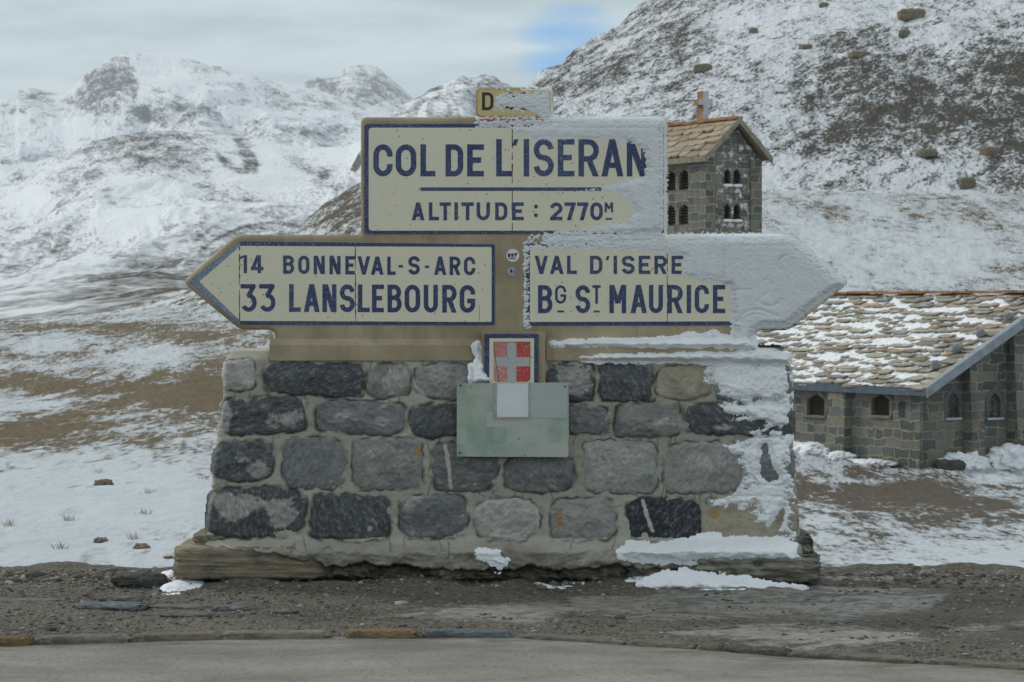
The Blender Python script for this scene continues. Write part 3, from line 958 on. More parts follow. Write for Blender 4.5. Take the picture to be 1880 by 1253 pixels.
mountain('mountain', [(-3400, 380), (-2200, 330), (-1400, 400), (-900, 440), (-300, 410), (-60, 362), (0, 345), (42, 330), (75, 307), (108, 286), (138, 272), (165, 264), (180, 256), (192, 254), (214, 250), (250, 243), (312, 240), (380, 243), (430, 250), (500, 262), (560, 274), (640, 268), (700, 240), (800, 245), (950, 300), (1500, 480)],
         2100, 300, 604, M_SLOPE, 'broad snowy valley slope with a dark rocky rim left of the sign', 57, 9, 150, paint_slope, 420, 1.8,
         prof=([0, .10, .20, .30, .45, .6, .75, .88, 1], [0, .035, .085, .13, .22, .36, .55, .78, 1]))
mountain('mountain', [(540, 440), (570, 425), (600, 385), (620, 350), (660, 280), (690, 232), (740, 192), (770, 176), (800, 160), (830, 150), (850, 142), (868, 144), (885, 136), (905, 141), (920, 150), (945, 158), (990, 185), (1080, 215), (1500, 420)],
         1400, 700, 420, M_SLOPE, 'low snowy crag just left of the yellow cap of the sign', 69, 14, 75,
         lambda PX, row, V, X, D, rg: (np.clip(0.36 - 0.28 * rg + 0.2 * gauss(PX, row, 890, 150, 30, 12), -0.2, 1.2), np.full_like(PX, 0.25)), 150, 1.6, ext=(572, 1500), prof=([0, .5, 1], [0, .42, 1]))

# a wide snowfield far below closes the land between and behind the ranges
mb = MB(); mb.face([(-16000, -16000, -14), (16000, -16000, -14), (16000, 16000, -14), (-16000, 16000, -14)])
tag(mb.build('snowfield', M_SNOW, weld=False), 'wide snow covered land around the pass', 'snowfield', kind='structure')

# ------------------------------------------------------------------ road, verge
EX = np.array([-40., -12., -6., -2.43, -1.24, -0.4, 0.0, 0.54, 1.16, 1.86, 2.26, 4., 7., 12., 40.])
EYY = np.array([9.2, 9.6, 10.6, 11.46, 11.67, 11.74, 11.72, 11.47, 11.19, 10.85, 10.68, 9.9, 8.6, 6.5, 2.])


def edge_y(x):
    xs = np.linspace(-0.35, 0.35, 9)
    return np.mean([np.interp(np.asarray(x) + q, EX, EYY) for q in xs], 0)


def build_road():
    xs = np.concatenate([np.linspace(-40, -5, 30)[:-1], np.linspace(-5, 5, 200), np.linspace(5, 40, 30)[1:]])
    vs = np.concatenate([np.linspace(0, 0.6, 8)[:-1], np.linspace(0.6, 1.0, 40)])
    X, V = np.meshgrid(xs, vs)
    E = edge_y(X)
    Y = -25 + (E + 0.03 + 25) * V
    Z = -0.012 + 0.006 * fbm(X * 1.1, Y * 1.1, 4, 90)
    tag(grid_obj('road', np.stack([X, Y, Z], -1), M_ASPHALT, attrs={'dirt': sstep(0.55, 0.0, E - Y)}), 'worn grey asphalt road in the foreground', 'road', kind='structure')


build_road()


def verge_z(X, Y):
    z = 0.012 + 0.016 * fbm(X * 1.3, Y * 2.0, 5, 101, 0.5) + 0.004 * fbm(X * 14, Y * 14, 3, 105)
    z = z + 0.06 * np.exp(-((Y - 13.62) / 0.20) ** 2) * sstep(2.0, 1.6, np.abs(X + 0.08)) * (0.8 + 0.6 * fbm(X * 2.2, Y * 2, 3, 107))
    z = z - 0.035 * sstep(0.25, 0.0, Y - edge_y(X))
    return z


def verge_back(X):
    return 14.55 + 0.10 * fbm(np.asarray(X) * 1.1, np.asarray(X) * 0, 4, 111) + 0.015 * fbm(np.asarray(X) * 9, np.asarray(X) * 0 + 3, 3, 115)


def build_verge():
    xs = np.concatenate([np.linspace(-40, -6, 40)[:-1], np.linspace(-6, 6, 620), np.linspace(6, 40, 40)[1:]])
    vs = np.concatenate([np.linspace(0, 1, 130), [1.02, 1.05, 1.10, 1.2]])
    X, V = np.meshgrid(xs, vs)
    E = edge_y(X); B = verge_back(X)
    Y = E + (B - E) * V
    Z = verge_z(X, Y) + 0.035 * np.exp(-((V - 0.985) / 0.03) ** 2) * (0.5 + fbm(X * 2, X * 0, 3, 117))
    Z = np.where(V > 1, Z - (V - 1) * 3.6, Z)
    PX = CX + F * X / Y; PY = HY + F * EYE / np.maximum(Y, 1)
    SLUSH = [([(660, 1136), (780, 1124), (900, 1116), (1010, 1108), (1060, 1124), (980, 1150), (800, 1144)], 1.0),
             ([(1040, 1104), (1150, 1094), (1300, 1084), (1450, 1078), (1600, 1082), (1760, 1098), (1700, 1126), (1540, 1146), (1300, 1144), (1150, 1150), (1050, 1128)], 0.9),
             ([(1180, 1168), (1340, 1154), (1480, 1150), (1660, 1160), (1720, 1186), (1560, 1200), (1380, 1190)], 0.95),
             ([(1720, 1146), (1900, 1130), (1930, 1180), (1760, 1178)], 0.6), ([(620, 1113), (720, 1108), (760, 1120), (690, 1127)], 0.7), ([(960, 1056), (1180, 1050), (1240, 1072), (1100, 1076), (960, 1070)], 0.8), ([(1500, 1062), (1640, 1058), (1660, 1076), (1520, 1082)], 0.8)]
    sl = np.zeros_like(X)
    for pts_, amt in SLUSH: sl = np.maximum(sl, amt * sstep(-16, 14, poly_sd(PX, PY, pts_)))
    Z = Z + 0.010 * sl * (0.6 + fbm(X * 3, Y * 5, 4, 119))
    tag(grid_obj('gravel_verge', np.stack([X, Y, Z], -1), M_GRAVEL, attrs={'slush': sl}), 'dark gravel verge the sign stands on', 'verge', kind='structure')


build_verge()

# loose pebbles of the verge
def build_pebbles():
    n = 26000
    X = RNG.uniform(-3.6, 3.6, n); u = RNG.uniform(0, 1, n)
    E = edge_y(X); B = verge_back(X)
    Y = E + 0.05 + (B - E - 0.03) * u
    dens = 0.30 + 0.7 * sstep(13.2, 14.3, Y) + 0.2 * fbm(X * 0.8, Y * 0.8, 3, 121)
    k = RNG.uniform(0, 1, n) < dens
    X, Y = X[k], Y[k]; n = len(X)
    s = 0.0055 + 0.017 * RNG.power(0.35, n) * (0.45 + 0.55 * sstep(12.6, 14.2, Y))
    s = s * np.where(RNG.uniform(0, 1, n) < 0.025, RNG.uniform(1.5, 2.6, n), 1.0)
    Z = verge_z(X, Y) + s * 0.10
    bm = bmesh.new(); bmesh.ops.create_icosphere(bm, subdivisions=1, radius=1)
    tv = np.array([v.co[:] for v in bm.verts]); tf = np.array([[v.index for v in f.verts] for f in bm.faces]); bm.free()
    nv = len(tv)
    V = np.repeat(tv[None], n, 0) * (1 + RNG.uniform(-.28, .28, (n, nv, 1)))
    V = V * np.stack([s * RNG.uniform(.8, 1.5, n), s * RNG.uniform(.8, 1.3, n), s * RNG.uniform(.4, .8, n)], 1)[:, None, :]
    a = RNG.uniform(0, 6.28, n); ca, sa = np.cos(a)[:, None], np.sin(a)[:, None]
    x = V[..., 0] * ca - V[..., 1] * sa; y = V[..., 0] * sa + V[..., 1] * ca
    V = np.stack([x + X[:, None], y + Y[:, None], V[..., 2] + Z[:, None]], -1).reshape(-1, 3)
    Fc = (tf[None] + (np.arange(n) * nv)[:, None, None]).reshape(-1, 3)
    o = link('gravel', mesh_np('gravel', V, Fc), M_PEBBLE)
    tag(o, 'loose mixed pebbles strewn over the gravel verge', 'gravel', kind='stuff')


build_pebbles()

# ------------------------------------------------------------------ the stone plinth
def front_y(py):
    return 13.66 + 0.10 * (1000 - py) / 340.0


XL = ([640, 655, 668, 700, 740, 800, 860, 930, 985, 1010, 1080], [430, 416, 412, 411, 409, 398, 392, 385, 378, 372, 366])
XR = ([640, 655, 668, 700, 740, 800, 860, 930, 985, 1010, 1080], [1432, 1446, 1452, 1455, 1454, 1455, 1459, 1465, 1469, 1473, 1478])
DK = (0.082, 0.089, 0.095); MD = (0.172, 0.177, 0.177); MG = (0.262, 0.258, 0.245); LG = (0.42, 0.41, 0.375); TN = (0.44, 0.385, 0.285)
# x0, y0, x1, y1, tone, pale patches (x,y,rx,ry), ochre patches, white veins (polyline)
STONES = [
    (412, 662, 467, 717, LG, [], [], []),
    (492, 668, 665, 726, DK, [], [], []),
    (675, 671, 753, 729, MG, [(725, 695, 34, 26)], [], []),
    (764, 669, 884, 732, MG, [(810, 690, 50, 22)], [], []),
    (1000, 667, 1089, 737, DK, [(1060, 706, 34, 26)], [], []),
    (1101, 671, 1196, 736, DK, [], [], []),
    (1208, 671, 1303, 733, TN, [], [], []),
    (1312, 668, 1447, 737, MG, [], [], []),
    (411, 731, 559, 796, DK, [(525, 770, 34, 20), (414, 765, 10, 30)], [], []),
    (586, 737, 740, 796, MD, [(630, 760, 20, 14), (700, 775, 16, 10)], [], []),
    (753, 744, 858, 803, DK, [], [], []),
    (1025, 747, 1113, 796, MD, [], [], []),
    (1132, 744, 1245, 801, MG, [(1215, 775, 18, 12)], [], []),
    (1261, 744, 1453, 799, DK, [(1330, 785, 30, 6)], [], []),
    (394, 811, 501, 883, DK, [(450, 842, 44, 26), (475, 865, 22, 16)], [], []),
    (520, 805, 631, 896, MD, [], [], []),
    (650, 807, 774, 898, MG, [(680, 830, 20, 14)], [(767, 830, 8, 22)], []),
    (794, 814, 912, 901, MD, [], [], [(817, 818, 822, 838), (820, 838, 826, 868), (824, 868, 828, 896)]),
    (930, 836, 1053, 904, MD, [], [], []),
    (1073, 811, 1204, 904, (0.30, 0.30, 0.285), [(1105, 845, 30, 40), (1155, 838, 44, 14), (1115, 882, 24, 14)], [], []),
    (1221, 814, 1360, 904, MG, [(1300, 840, 50, 14)], [], []),
    (1378, 806, 1455, 890, MD, [], [], []),
    (384, 897, 558, 987, DK, [(475, 925, 56, 20), (522, 950, 28, 30), (425, 940, 24, 16)], [], []),
    (573, 911, 711, 992, DK, [], [], []),
    (736, 911, 855, 987, MD, [], [], []),
    (873, 917, 989, 993, LG, [(910, 940, 30, 16), (950, 960, 30, 20)], [], []),
    (1013, 917, 1127, 992, MG, [], [(1027, 955, 9, 26)], []),
    (1154, 917, 1284, 993, (0.030, 0.035, 0.042), [], [], [(1180, 920, 1188, 945), (1187, 945, 1198, 975)]),
    (1290, 914, 1458, 992, TN, [], [(1310, 945, 16, 14)], []),
]


def stone_field(px, py, st, k):
    x0, y0, x1, y1 = st[:4]
    cx, cy = (x0 + x1) / 2, (y0 + y1) / 2
    hx, hy = (x1 - x0) / 2 + 0.5, (y1 - y0) / 2 + 0.5
    wx = 3.2 * fbm(px / 26., py / 26., 4, 200 + k * 7, 0.6); wy = 3.4 * fbm(px / 24. + 50, py / 24., 4, 230 + k * 7, 0.6)
    skew = 0.05 * math.sin(k * 2.3)
    ex = 4.6 + 1.7 * math.sin(k * 1.7)
    u = (px - cx + wx + skew * (py - cy)) / hx; v = (py - cy + wy + 0.04 * math.cos(k * 3.1) * (px - cx)) / hy
    return (np.abs(u) ** ex + np.abs(v) ** ex) ** (1 / ex), min(hx, hy)


def stone_height(px, py, st, k, r):
    """how far the split face stands out of the mortar (m): a pitched face of a few broken planes"""
    e = (1.0 - r) * 7.0
    prof = np.where(e > 0, np.clip(e, 0, 1) ** 0.6, e * 7)
    rg = np.random.default_rng(4000 + k)
    x0, y0, x1, y1 = st[:4]
    u = (px - (x0 + x1) / 2) / ((x1 - x0) / 2) + 0.16 * fbm(px / 34. + k, py / 30., 4, 420 + k, 0.6)
    v = (py - (y0 + y1) / 2) / ((y1 - y0) / 2) + 0.20 * fbm(px / 30., py / 34. + k, 4, 440 + k, 0.6)
    f = rg.uniform(-.006, .006) * u + rg.uniform(-.006, .006) * v + 0.020
    for _ in range(9):
        th = rg.uniform(0, 2 * math.pi); c_ = rg.uniform(0.015, 0.034); s_ = rg.uniform(0.012, 0.036)
        f = np.minimum(f, c_ - s_ * (u * math.cos(th) + v * math.sin(th)))
    ca, sa = math.cos(k * 2.4), math.sin(k * 2.4)
    rough = 0.0042 * ridged((px * ca - py * sa) / 42. + k, (px * sa + py * ca) / 22., 5, 300 + k, 0.6) + 0.004 * fbm(px / 50. + k, py / 40., 3, 350 + k) + 0.0016 * fbm(px / 6., py / 6., 3, 380 + k, 0.6)
    return np.where(e > 0, (0.004 + np.maximum(f, 0.0) + rough) * np.clip(prof, 0, 1), 0.006 * prof)


def wall_relief(px, py):
    """height of the finished front (mortar and stones) above the batter plane"""
    mort = 0.006 * fbm(px / 70., py / 50., 4, 150) + 0.0022 * fbm(px / 8., py / 8., 3, 155)
    crack = np.zeros_like(px)
    h = mort.copy()
    for k, st in enumerate(STONES):
        m = (px > st[0] - 30) & (px < st[2] + 30) & (py > st[1] - 30) & (py < st[3] + 30)
        if not m.any(): continue
        r, hm = stone_field(px[m], py[m], st, k)
        sdp = (r - 1) * hm
        cr = np.exp(-((sdp - 1.5) / 2.2) ** 2) * np.clip(0.6 + 1.3 * perlin(px[m] / 22., py[m] / 22., 160 + k), 0.0, 1)
        crack[m] = np.maximum(crack[m], cr)
        h[m] = np.maximum(h[m] - 0.008 * cr, np.where(r < 1.0, stone_height(px[m], py[m], st, k, r), -1))
    return h, mort, crack


plinth = empty('stone_plinth', (0, 14.0, 0))
tag(plinth, 'squat stone plinth of dark squared blocks in grey mortar carrying the road sign', 'plinth')
PO = Vector((0, 14.0, 0))


def build_mortar():
    pys = np.arange(646, 1072, 1.9)
    us = np.linspace(0, 1, 560)
    U, PY = np.meshgrid(us, pys)
    xl = np.interp(PY, *XL) + 2.5 * fbm(PY / 14., PY * 0, 4, 171); xr = np.interp(PY, *XR) + 2.5 * fbm(PY / 14., PY * 0, 4, 173)
    PX = xl + (xr - xl) * U
    h, mort, crack = wall_relief(PX, PY)
    hm = mort - 0.012 * crack
    # fine shrinkage cracks in the joints
    fine = sstep(0.045, 0.012, np.abs(perlin(PX / 48. + 0.3 * fbm(PX / 20., PY / 20., 3, 181), PY / 30., 183))) * sstep(0.0, 0.3, perlin(PX / 120., PY / 90., 185))
    crack = np.clip(crack + 0.55 * fine, 0, 1)
    rg = np.random.default_rng(77)
    for _ in range(90):
        cx_ = rg.uniform(400, 1440); cy_ = rg.choice([664, 733, 805, 906, 995]) + rg.uniform(-6, 6); ln = rg.uniform(10, 26)
        tilt = rg.uniform(-.35, .35)
        m_ = (np.abs(PX - cx_) < 16) & (np.abs(PY - cy_) < ln + 6)
        dx = PX[m_] - cx_ - tilt * (PY[m_] - cy_) - 2.2 * fbm(PY[m_] / 9. + cx_, PY[m_] * 0, 3, 79)
        crack[m_] = np.maximum(crack[m_], 0.75 * np.exp(-(dx / 1.2) ** 2) * sstep(ln + 5, ln - 3, np.abs(PY[m_] - cy_)))
    dirt = sstep(978, 1040, PY + 12 * fbm(PX / 60., PY / 30., 4, 197)); dirt = np.pad(dirt, ((2, 0), (2, 2)))
    edge = np.minimum(PX - xl, xr - PX)
    rnd = 0.05 * (1 - np.sqrt(1 - np.clip(1 - edge / 14., 0, 1) ** 2))
    topr = 0.14 * np.clip((664 - PY) / 18., 0, 1) ** 2
    low = np.interp(PX, [370, 450, 520, 600, 700, 780, 880, 960, 1050, 1130, 1220, 1320, 1480], [1004, 1016, 1024, 1042, 1038, 1046, 1052, 1044, 1050, 1040, 1050, 1042, 1036]) + 6 * fbm(PX / 40., PX * 0, 5, 191, 0.6)
    bulge = (0.125 * sstep(984, 1016, PY) + 0.014 * fbm(PX / 34., PY / 16., 4, 193) * sstep(990, 1005, PY)) * (1 - sstep(-5, 3, PY - low)) - 0.10 * sstep(-2, 5, PY - low)
    crack = np.clip(crack + 0.9 * np.exp(-((PY - low) / 4.0) ** 2) + 0.4 * sstep(0, 4, PY - low), 0, 1)  # also darkens the apron's lower edge and the recess below it
    Y = front_y(PY) - hm - bulge + rnd + topr
    X = (PX - CX) / F * Y; Z = EYE - (PY - HY) / F * Y
    P = np.stack([X, Y, Z], -1)
    # wrap sides and top round to the back
    def shift(Q, dx, dy): return Q + np.array([dx, dy, 0.0])
    L1 = P[:, :1]; R1 = P[:, -1:]
    P = np.concatenate([shift(L1, 0.03, 0.75), shift(L1, -0.01, 0.35), P, shift(R1, 0.01, 0.35), shift(R1, -0.03, 0.75)], 1)
    crack = np.pad(crack, ((0, 0), (2, 2)))
    top = P[:1].copy()
    tb = top.copy(); tb[..., 1] = top[..., 1].max() + 0.05; tb[..., 2] += 0.012
    tc = top.copy(); tc[..., 1] = 14.45
    P = np.concatenate([tc, tb, P], 0); crack = np.pad(crack, ((2, 0), (0, 0)))
    P[..., 1] = np.minimum(P[..., 1], 14.45)
    grid_obj('mortar_core', P - np.array(PO), M_MORTAR, plinth, attrs={'crack': crack, 'dirt': dirt}, flip=True)


build_mortar()
for k, st in enumerate(STONES):
    x0, y0, x1, y1, tone, pale, och, vein = st
    xs = np.arange(x0 - 8, x1 + 8, 1.7); ys = np.arange(y0 - 8, y1 + 8, 1.7)
    PX, PY = np.meshgrid(xs, ys)
    r, hm = stone_field(PX, PY, st, k)
    h = stone_height(PX, PY, st, k, r)
    lim_l = np.interp(PY, *XL); lim_r = np.interp(PY, *XR)
    edge = np.minimum(PX - lim_l, lim_r - PX)
    rnd = 0.06 * (1 - np.sqrt(1 - np.clip(1 - (edge + 3) / 10., 0, 1) ** 2))
    Y = front_y(PY) - h + rnd
    P = np.stack([(PX - CX) / F * Y, Y, EYE - (PY - HY) / F * Y], -1) - np.array(PO)
    pa = sum([gauss(PX, PY, *p) for p in pale], np.zeros_like(PX)) if pale else np.zeros_like(PX)
    if tone is LG: pa = pa + 0.25
    oc = sum([gauss(PX, PY, *p) for p in och], np.zeros_like(PX)) if och else np.zeros_like(PX)
    ve = np.zeros_like(PX)
    for (ax, ay, bx, by) in vein:
        tt = np.clip(((PX - ax) * (bx - ax) + (PY - ay) * (by - ay)) / ((bx - ax) ** 2 + (by - ay) ** 2), 0, 1)
        dd = np.hypot(PX - ax - tt * (bx - ax), PY - ay - tt * (by - ay))
        ve = np.maximum(ve, np.exp(-(dd / 5.0) ** 2))
    o = grid_obj('stone', P, M_STONE, plinth, keep=(r < 1.10) & (edge > -6), attrs={'patch': pa, 'ochre': oc, 'vein': ve}, flip=True)
    j = 1.12 + 0.15 * math.sin(k * 5.1)
    o.color = (tone[0] * j, tone[1] * j, tone[2] * j, 1)

# foundation slabs under the wall
def slab(name, px0, px1, py0, py1, Y, dep, seed, mat, label=None, **kw):
    cx, cy = (px0 + px1) / 2, (py0 + py1) / 2
    x, y, z = W(cx, cy, Y)
    hx = (px1 - px0) / 2 / F * Y; hz = (py1 - py0) / 2 / F * Y
    kw.setdefault('p', 6); kw.setdefault('amp', 0.05); kw.setdefault('strata', 0.05)
    me = rock_mesh(name, (hx, dep / 2, hz), seed, n=34, freq=5, **kw)
    o = link(name, me, mat, plinth, True)
    o.location = Vector((x, y + dep / 2, z)) - PO
    if label: o['label'] = label
    return o


slab('foundation_stone', 317, 604, 1004, 1067, 13.545, 0.6, 4, M_OCHRE_SLAB, 'ochre layered slab at the left foot', p=9, amp=0.035, strata=0.03)
slab('foundation_stone', 352, 415, 982, 1012, 13.64, 0.5, 6, M_OCHRE_SLAB, p=7)
for q, (xa, xb, ya, yb, yy) in enumerate(((585, 700, 1030, 1064, 13.60), (690, 800, 1036, 1066, 13.64), (780, 925, 1028, 1066, 13.58), (915, 1040, 1036, 1068, 13.63), (1025, 1160, 1028, 1068, 13.59), (1150, 1290, 1030, 1072, 13.56))):
    slab('foundation_stone', xa, xb, ya, yb, yy, 0.5, 50 + q, M_DARK_SLAB, p=4.5, amp=0.12, strata=0.03)
slab('foundation_stone', 1250, 1514, 1020, 1076, 13.47, 0.75, 8, M_DARK_SLAB, 'thick dark slab at the right foot', p=5, amp=0.07, strata=0.04)
slab('foundation_stone', 1440, 1498, 980, 1034, 13.62, 0.5, 9, M_DARK_SLAB, p=3, amp=0.1)

# ------------------------------------------------------------------ the road sign
SY = 13.80                     # front of the concrete slab
SIGN = empty('road_sign', (0, SY, EYE - (650 - HY) / F * SY))
tag(SIGN, 'concrete double arrow road sign with cream and blue enamel panels, half under rime', 'road sign')
SO = Vector(SIGN.location)


def sp(px, py, off=0.0):
    """sign-local point for a photo pixel, off metres in front of the slab"""
    x = (px - CX) / F * SY; z = EYE - (py - HY) / F * SY
    return (x - SO.x, -off, z - SO.z)


def round_poly(pts, rad, n=5):
    out = []
    m = len(pts)
    for i in range(m):
        p = np.array(pts[i][:2], float); r = pts[i][2] if len(pts[i]) > 2 else rad
        a = np.array(pts[i - 1][:2], float); b = np.array(pts[(i + 1) % m][:2], float)
        da = a - p; db = b - p
        la = np.linalg.norm(da); lb = np.linalg.norm(db)
        t = min(r, la * 0.45, lb * 0.45)
        p0 = p + da / la * t; p1 = p + db / lb * t
        for k in range(n + 1):
            u = k / n
            q = (1 - u) ** 2 * p0 + 2 * u * (1 - u) * p + u * u * p1
            out.append((q[0], q[1]))
    return out


SLAB_PTS = [(873, 160, 10), (1014, 160, 10), (1015, 215, 4), (1223, 215, 12), (1223, 431, 3), (1452, 431, 14), (1559, 520, 16), (1448, 607, 10), (1384, 607, 16), (1384, 660, 2), (500, 660, 2), (506, 606, 16), (440, 606, 10), (333, 518, 16), (434, 431, 14), (662, 431, 3), (662, 215, 12), (873, 215, 4)]
SLAB = round_poly(SLAB_PTS, 6, 6)


def build_slab():
    # front plate with a rounded rim, built as rings of the outline moved inwards
    pts = np.array(SLAB)
    n = len(pts)
    nxt = np.roll(pts, -1, 0); prv = np.roll(pts, 1, 0)
    tg = nxt - prv; tg /= np.linalg.norm(tg, axis=1)[:, None]
    nr = np.stack([-tg[:, 1], tg[:, 0]], 1)      # inward for this winding (y down)
    if poly_sd(np.array([pts[0, 0] + nr[0, 0] * 2]), np.array([pts[0, 1] + nr[0, 1] * 2]), pts)[0] < 0: nr = -nr
    rad = 9.0
    rings = [(0, -0.17), (0, -0.028)]
    for a in np.linspace(0, math.pi / 2, 7)[1:]:
        rings.append((rad * (1 - math.cos(a)), -0.028 + 0.028 * math.sin(a)))
    mb = MB()
    prev = None
    for (ins, off) in rings:
        q = pts + nr * ins
        cur = [sp(x, y, off) for x, y in q]
        if prev is not None:
            for i in range(n):
                j = (i + 1) % n
                mb.face([prev[i], prev[j], cur[j], cur[i]])
        prev = cur
        last = q
    co = [Vector((p[0], p[1], 0)) for p in last]
    for tri in tessellate_polygon([co]):
        mb.face([prev[i] for i in tri])
    back = [sp(x, y, -0.17) for x, y in pts]
    for tri in tessellate_polygon([[Vector((p[0], p[1], 0)) for p in pts]]):
        mb.face([back[i] for i in tri])
    # moulded foot: a stepped sill above the wall
    for (x0, x1) in ((496, 886), (1003, 1386)):
        prof = [(622, 0.002), (631, 0.035), (634, 0.046), (662, 0.052)]
        for (ya, oa), (yb, ob) in zip(prof, prof[1:]):
            mb.face([sp(x0, ya, oa), sp(x1, ya, oa), sp(x1, yb, ob), sp(x0, yb, ob)])
        for xx in (x0, x1):
            mb.face([sp(xx, 622, 0.002), sp(xx, 631, 0.035), sp(xx, 634, 0.046), sp(xx, 662, 0.052), sp(xx, 662, -0.05), sp(xx, 622, -0.05)])
    # boss behind the crest
    b0 = sp(885, 704, -0.02); b1 = sp(1001, 609, 0.11)
    mb.box((b0[0], b1[1], b0[2]), (b1[0], b0[1], b1[2]))
    o = mb.build('slab', M_CONC, SIGN, weld=True)
    return o


build_slab()


def plate(name, poly, off0, off1, mats, parent, lines=(), hole=None, extra=None):
    """thin plate with the given photo outline; lines are rusty joints"""
    mb = MB()
    mb.prism(poly, lambda x, y: sp(x, y, off1), lambda x, y: sp(x, y, off0))
    for (xa, ya, xb, yb, wd) in lines:
        dx, dy = xb - xa, yb - ya; l = math.hypot(dx, dy); nx, ny = -dy / l * wd / 2, dx / l * wd / 2
        n = max(2, int(l / 7)); pp = []
        for i in range(n):
            u0, u1 = i / n, (i + 1) / n
            if random.random() < 0.10: continue
            w0 = random.uniform(0.5, 1.35)
            mb.face([sp(xa + dx * u0 - nx * w0, ya + dy * u0 - ny * w0, off1 + .0008), sp(xa + dx * u0 + nx * w0, ya + dy * u0 + ny * w0, off1 + .0008), sp(xa + dx * u1 + nx * w0, ya + dy * u1 + ny * w0, off1 + .0008), sp(xa + dx * u1 - nx * w0, ya + dy * u1 - ny * w0, off1 + .0008)], 1)
    if extra: extra(mb)
    return mb.build(name, mats, parent)


# ---- lettering: strokes of constant weight, drawn glyph by glyph in their boxes
def arc(cx, cy, rx, ry, a0, a1, n=14):
    return [(cx + rx * math.cos(R(a)), cy - ry * math.sin(R(a))) for a in np.linspace(a0, a1, n)]


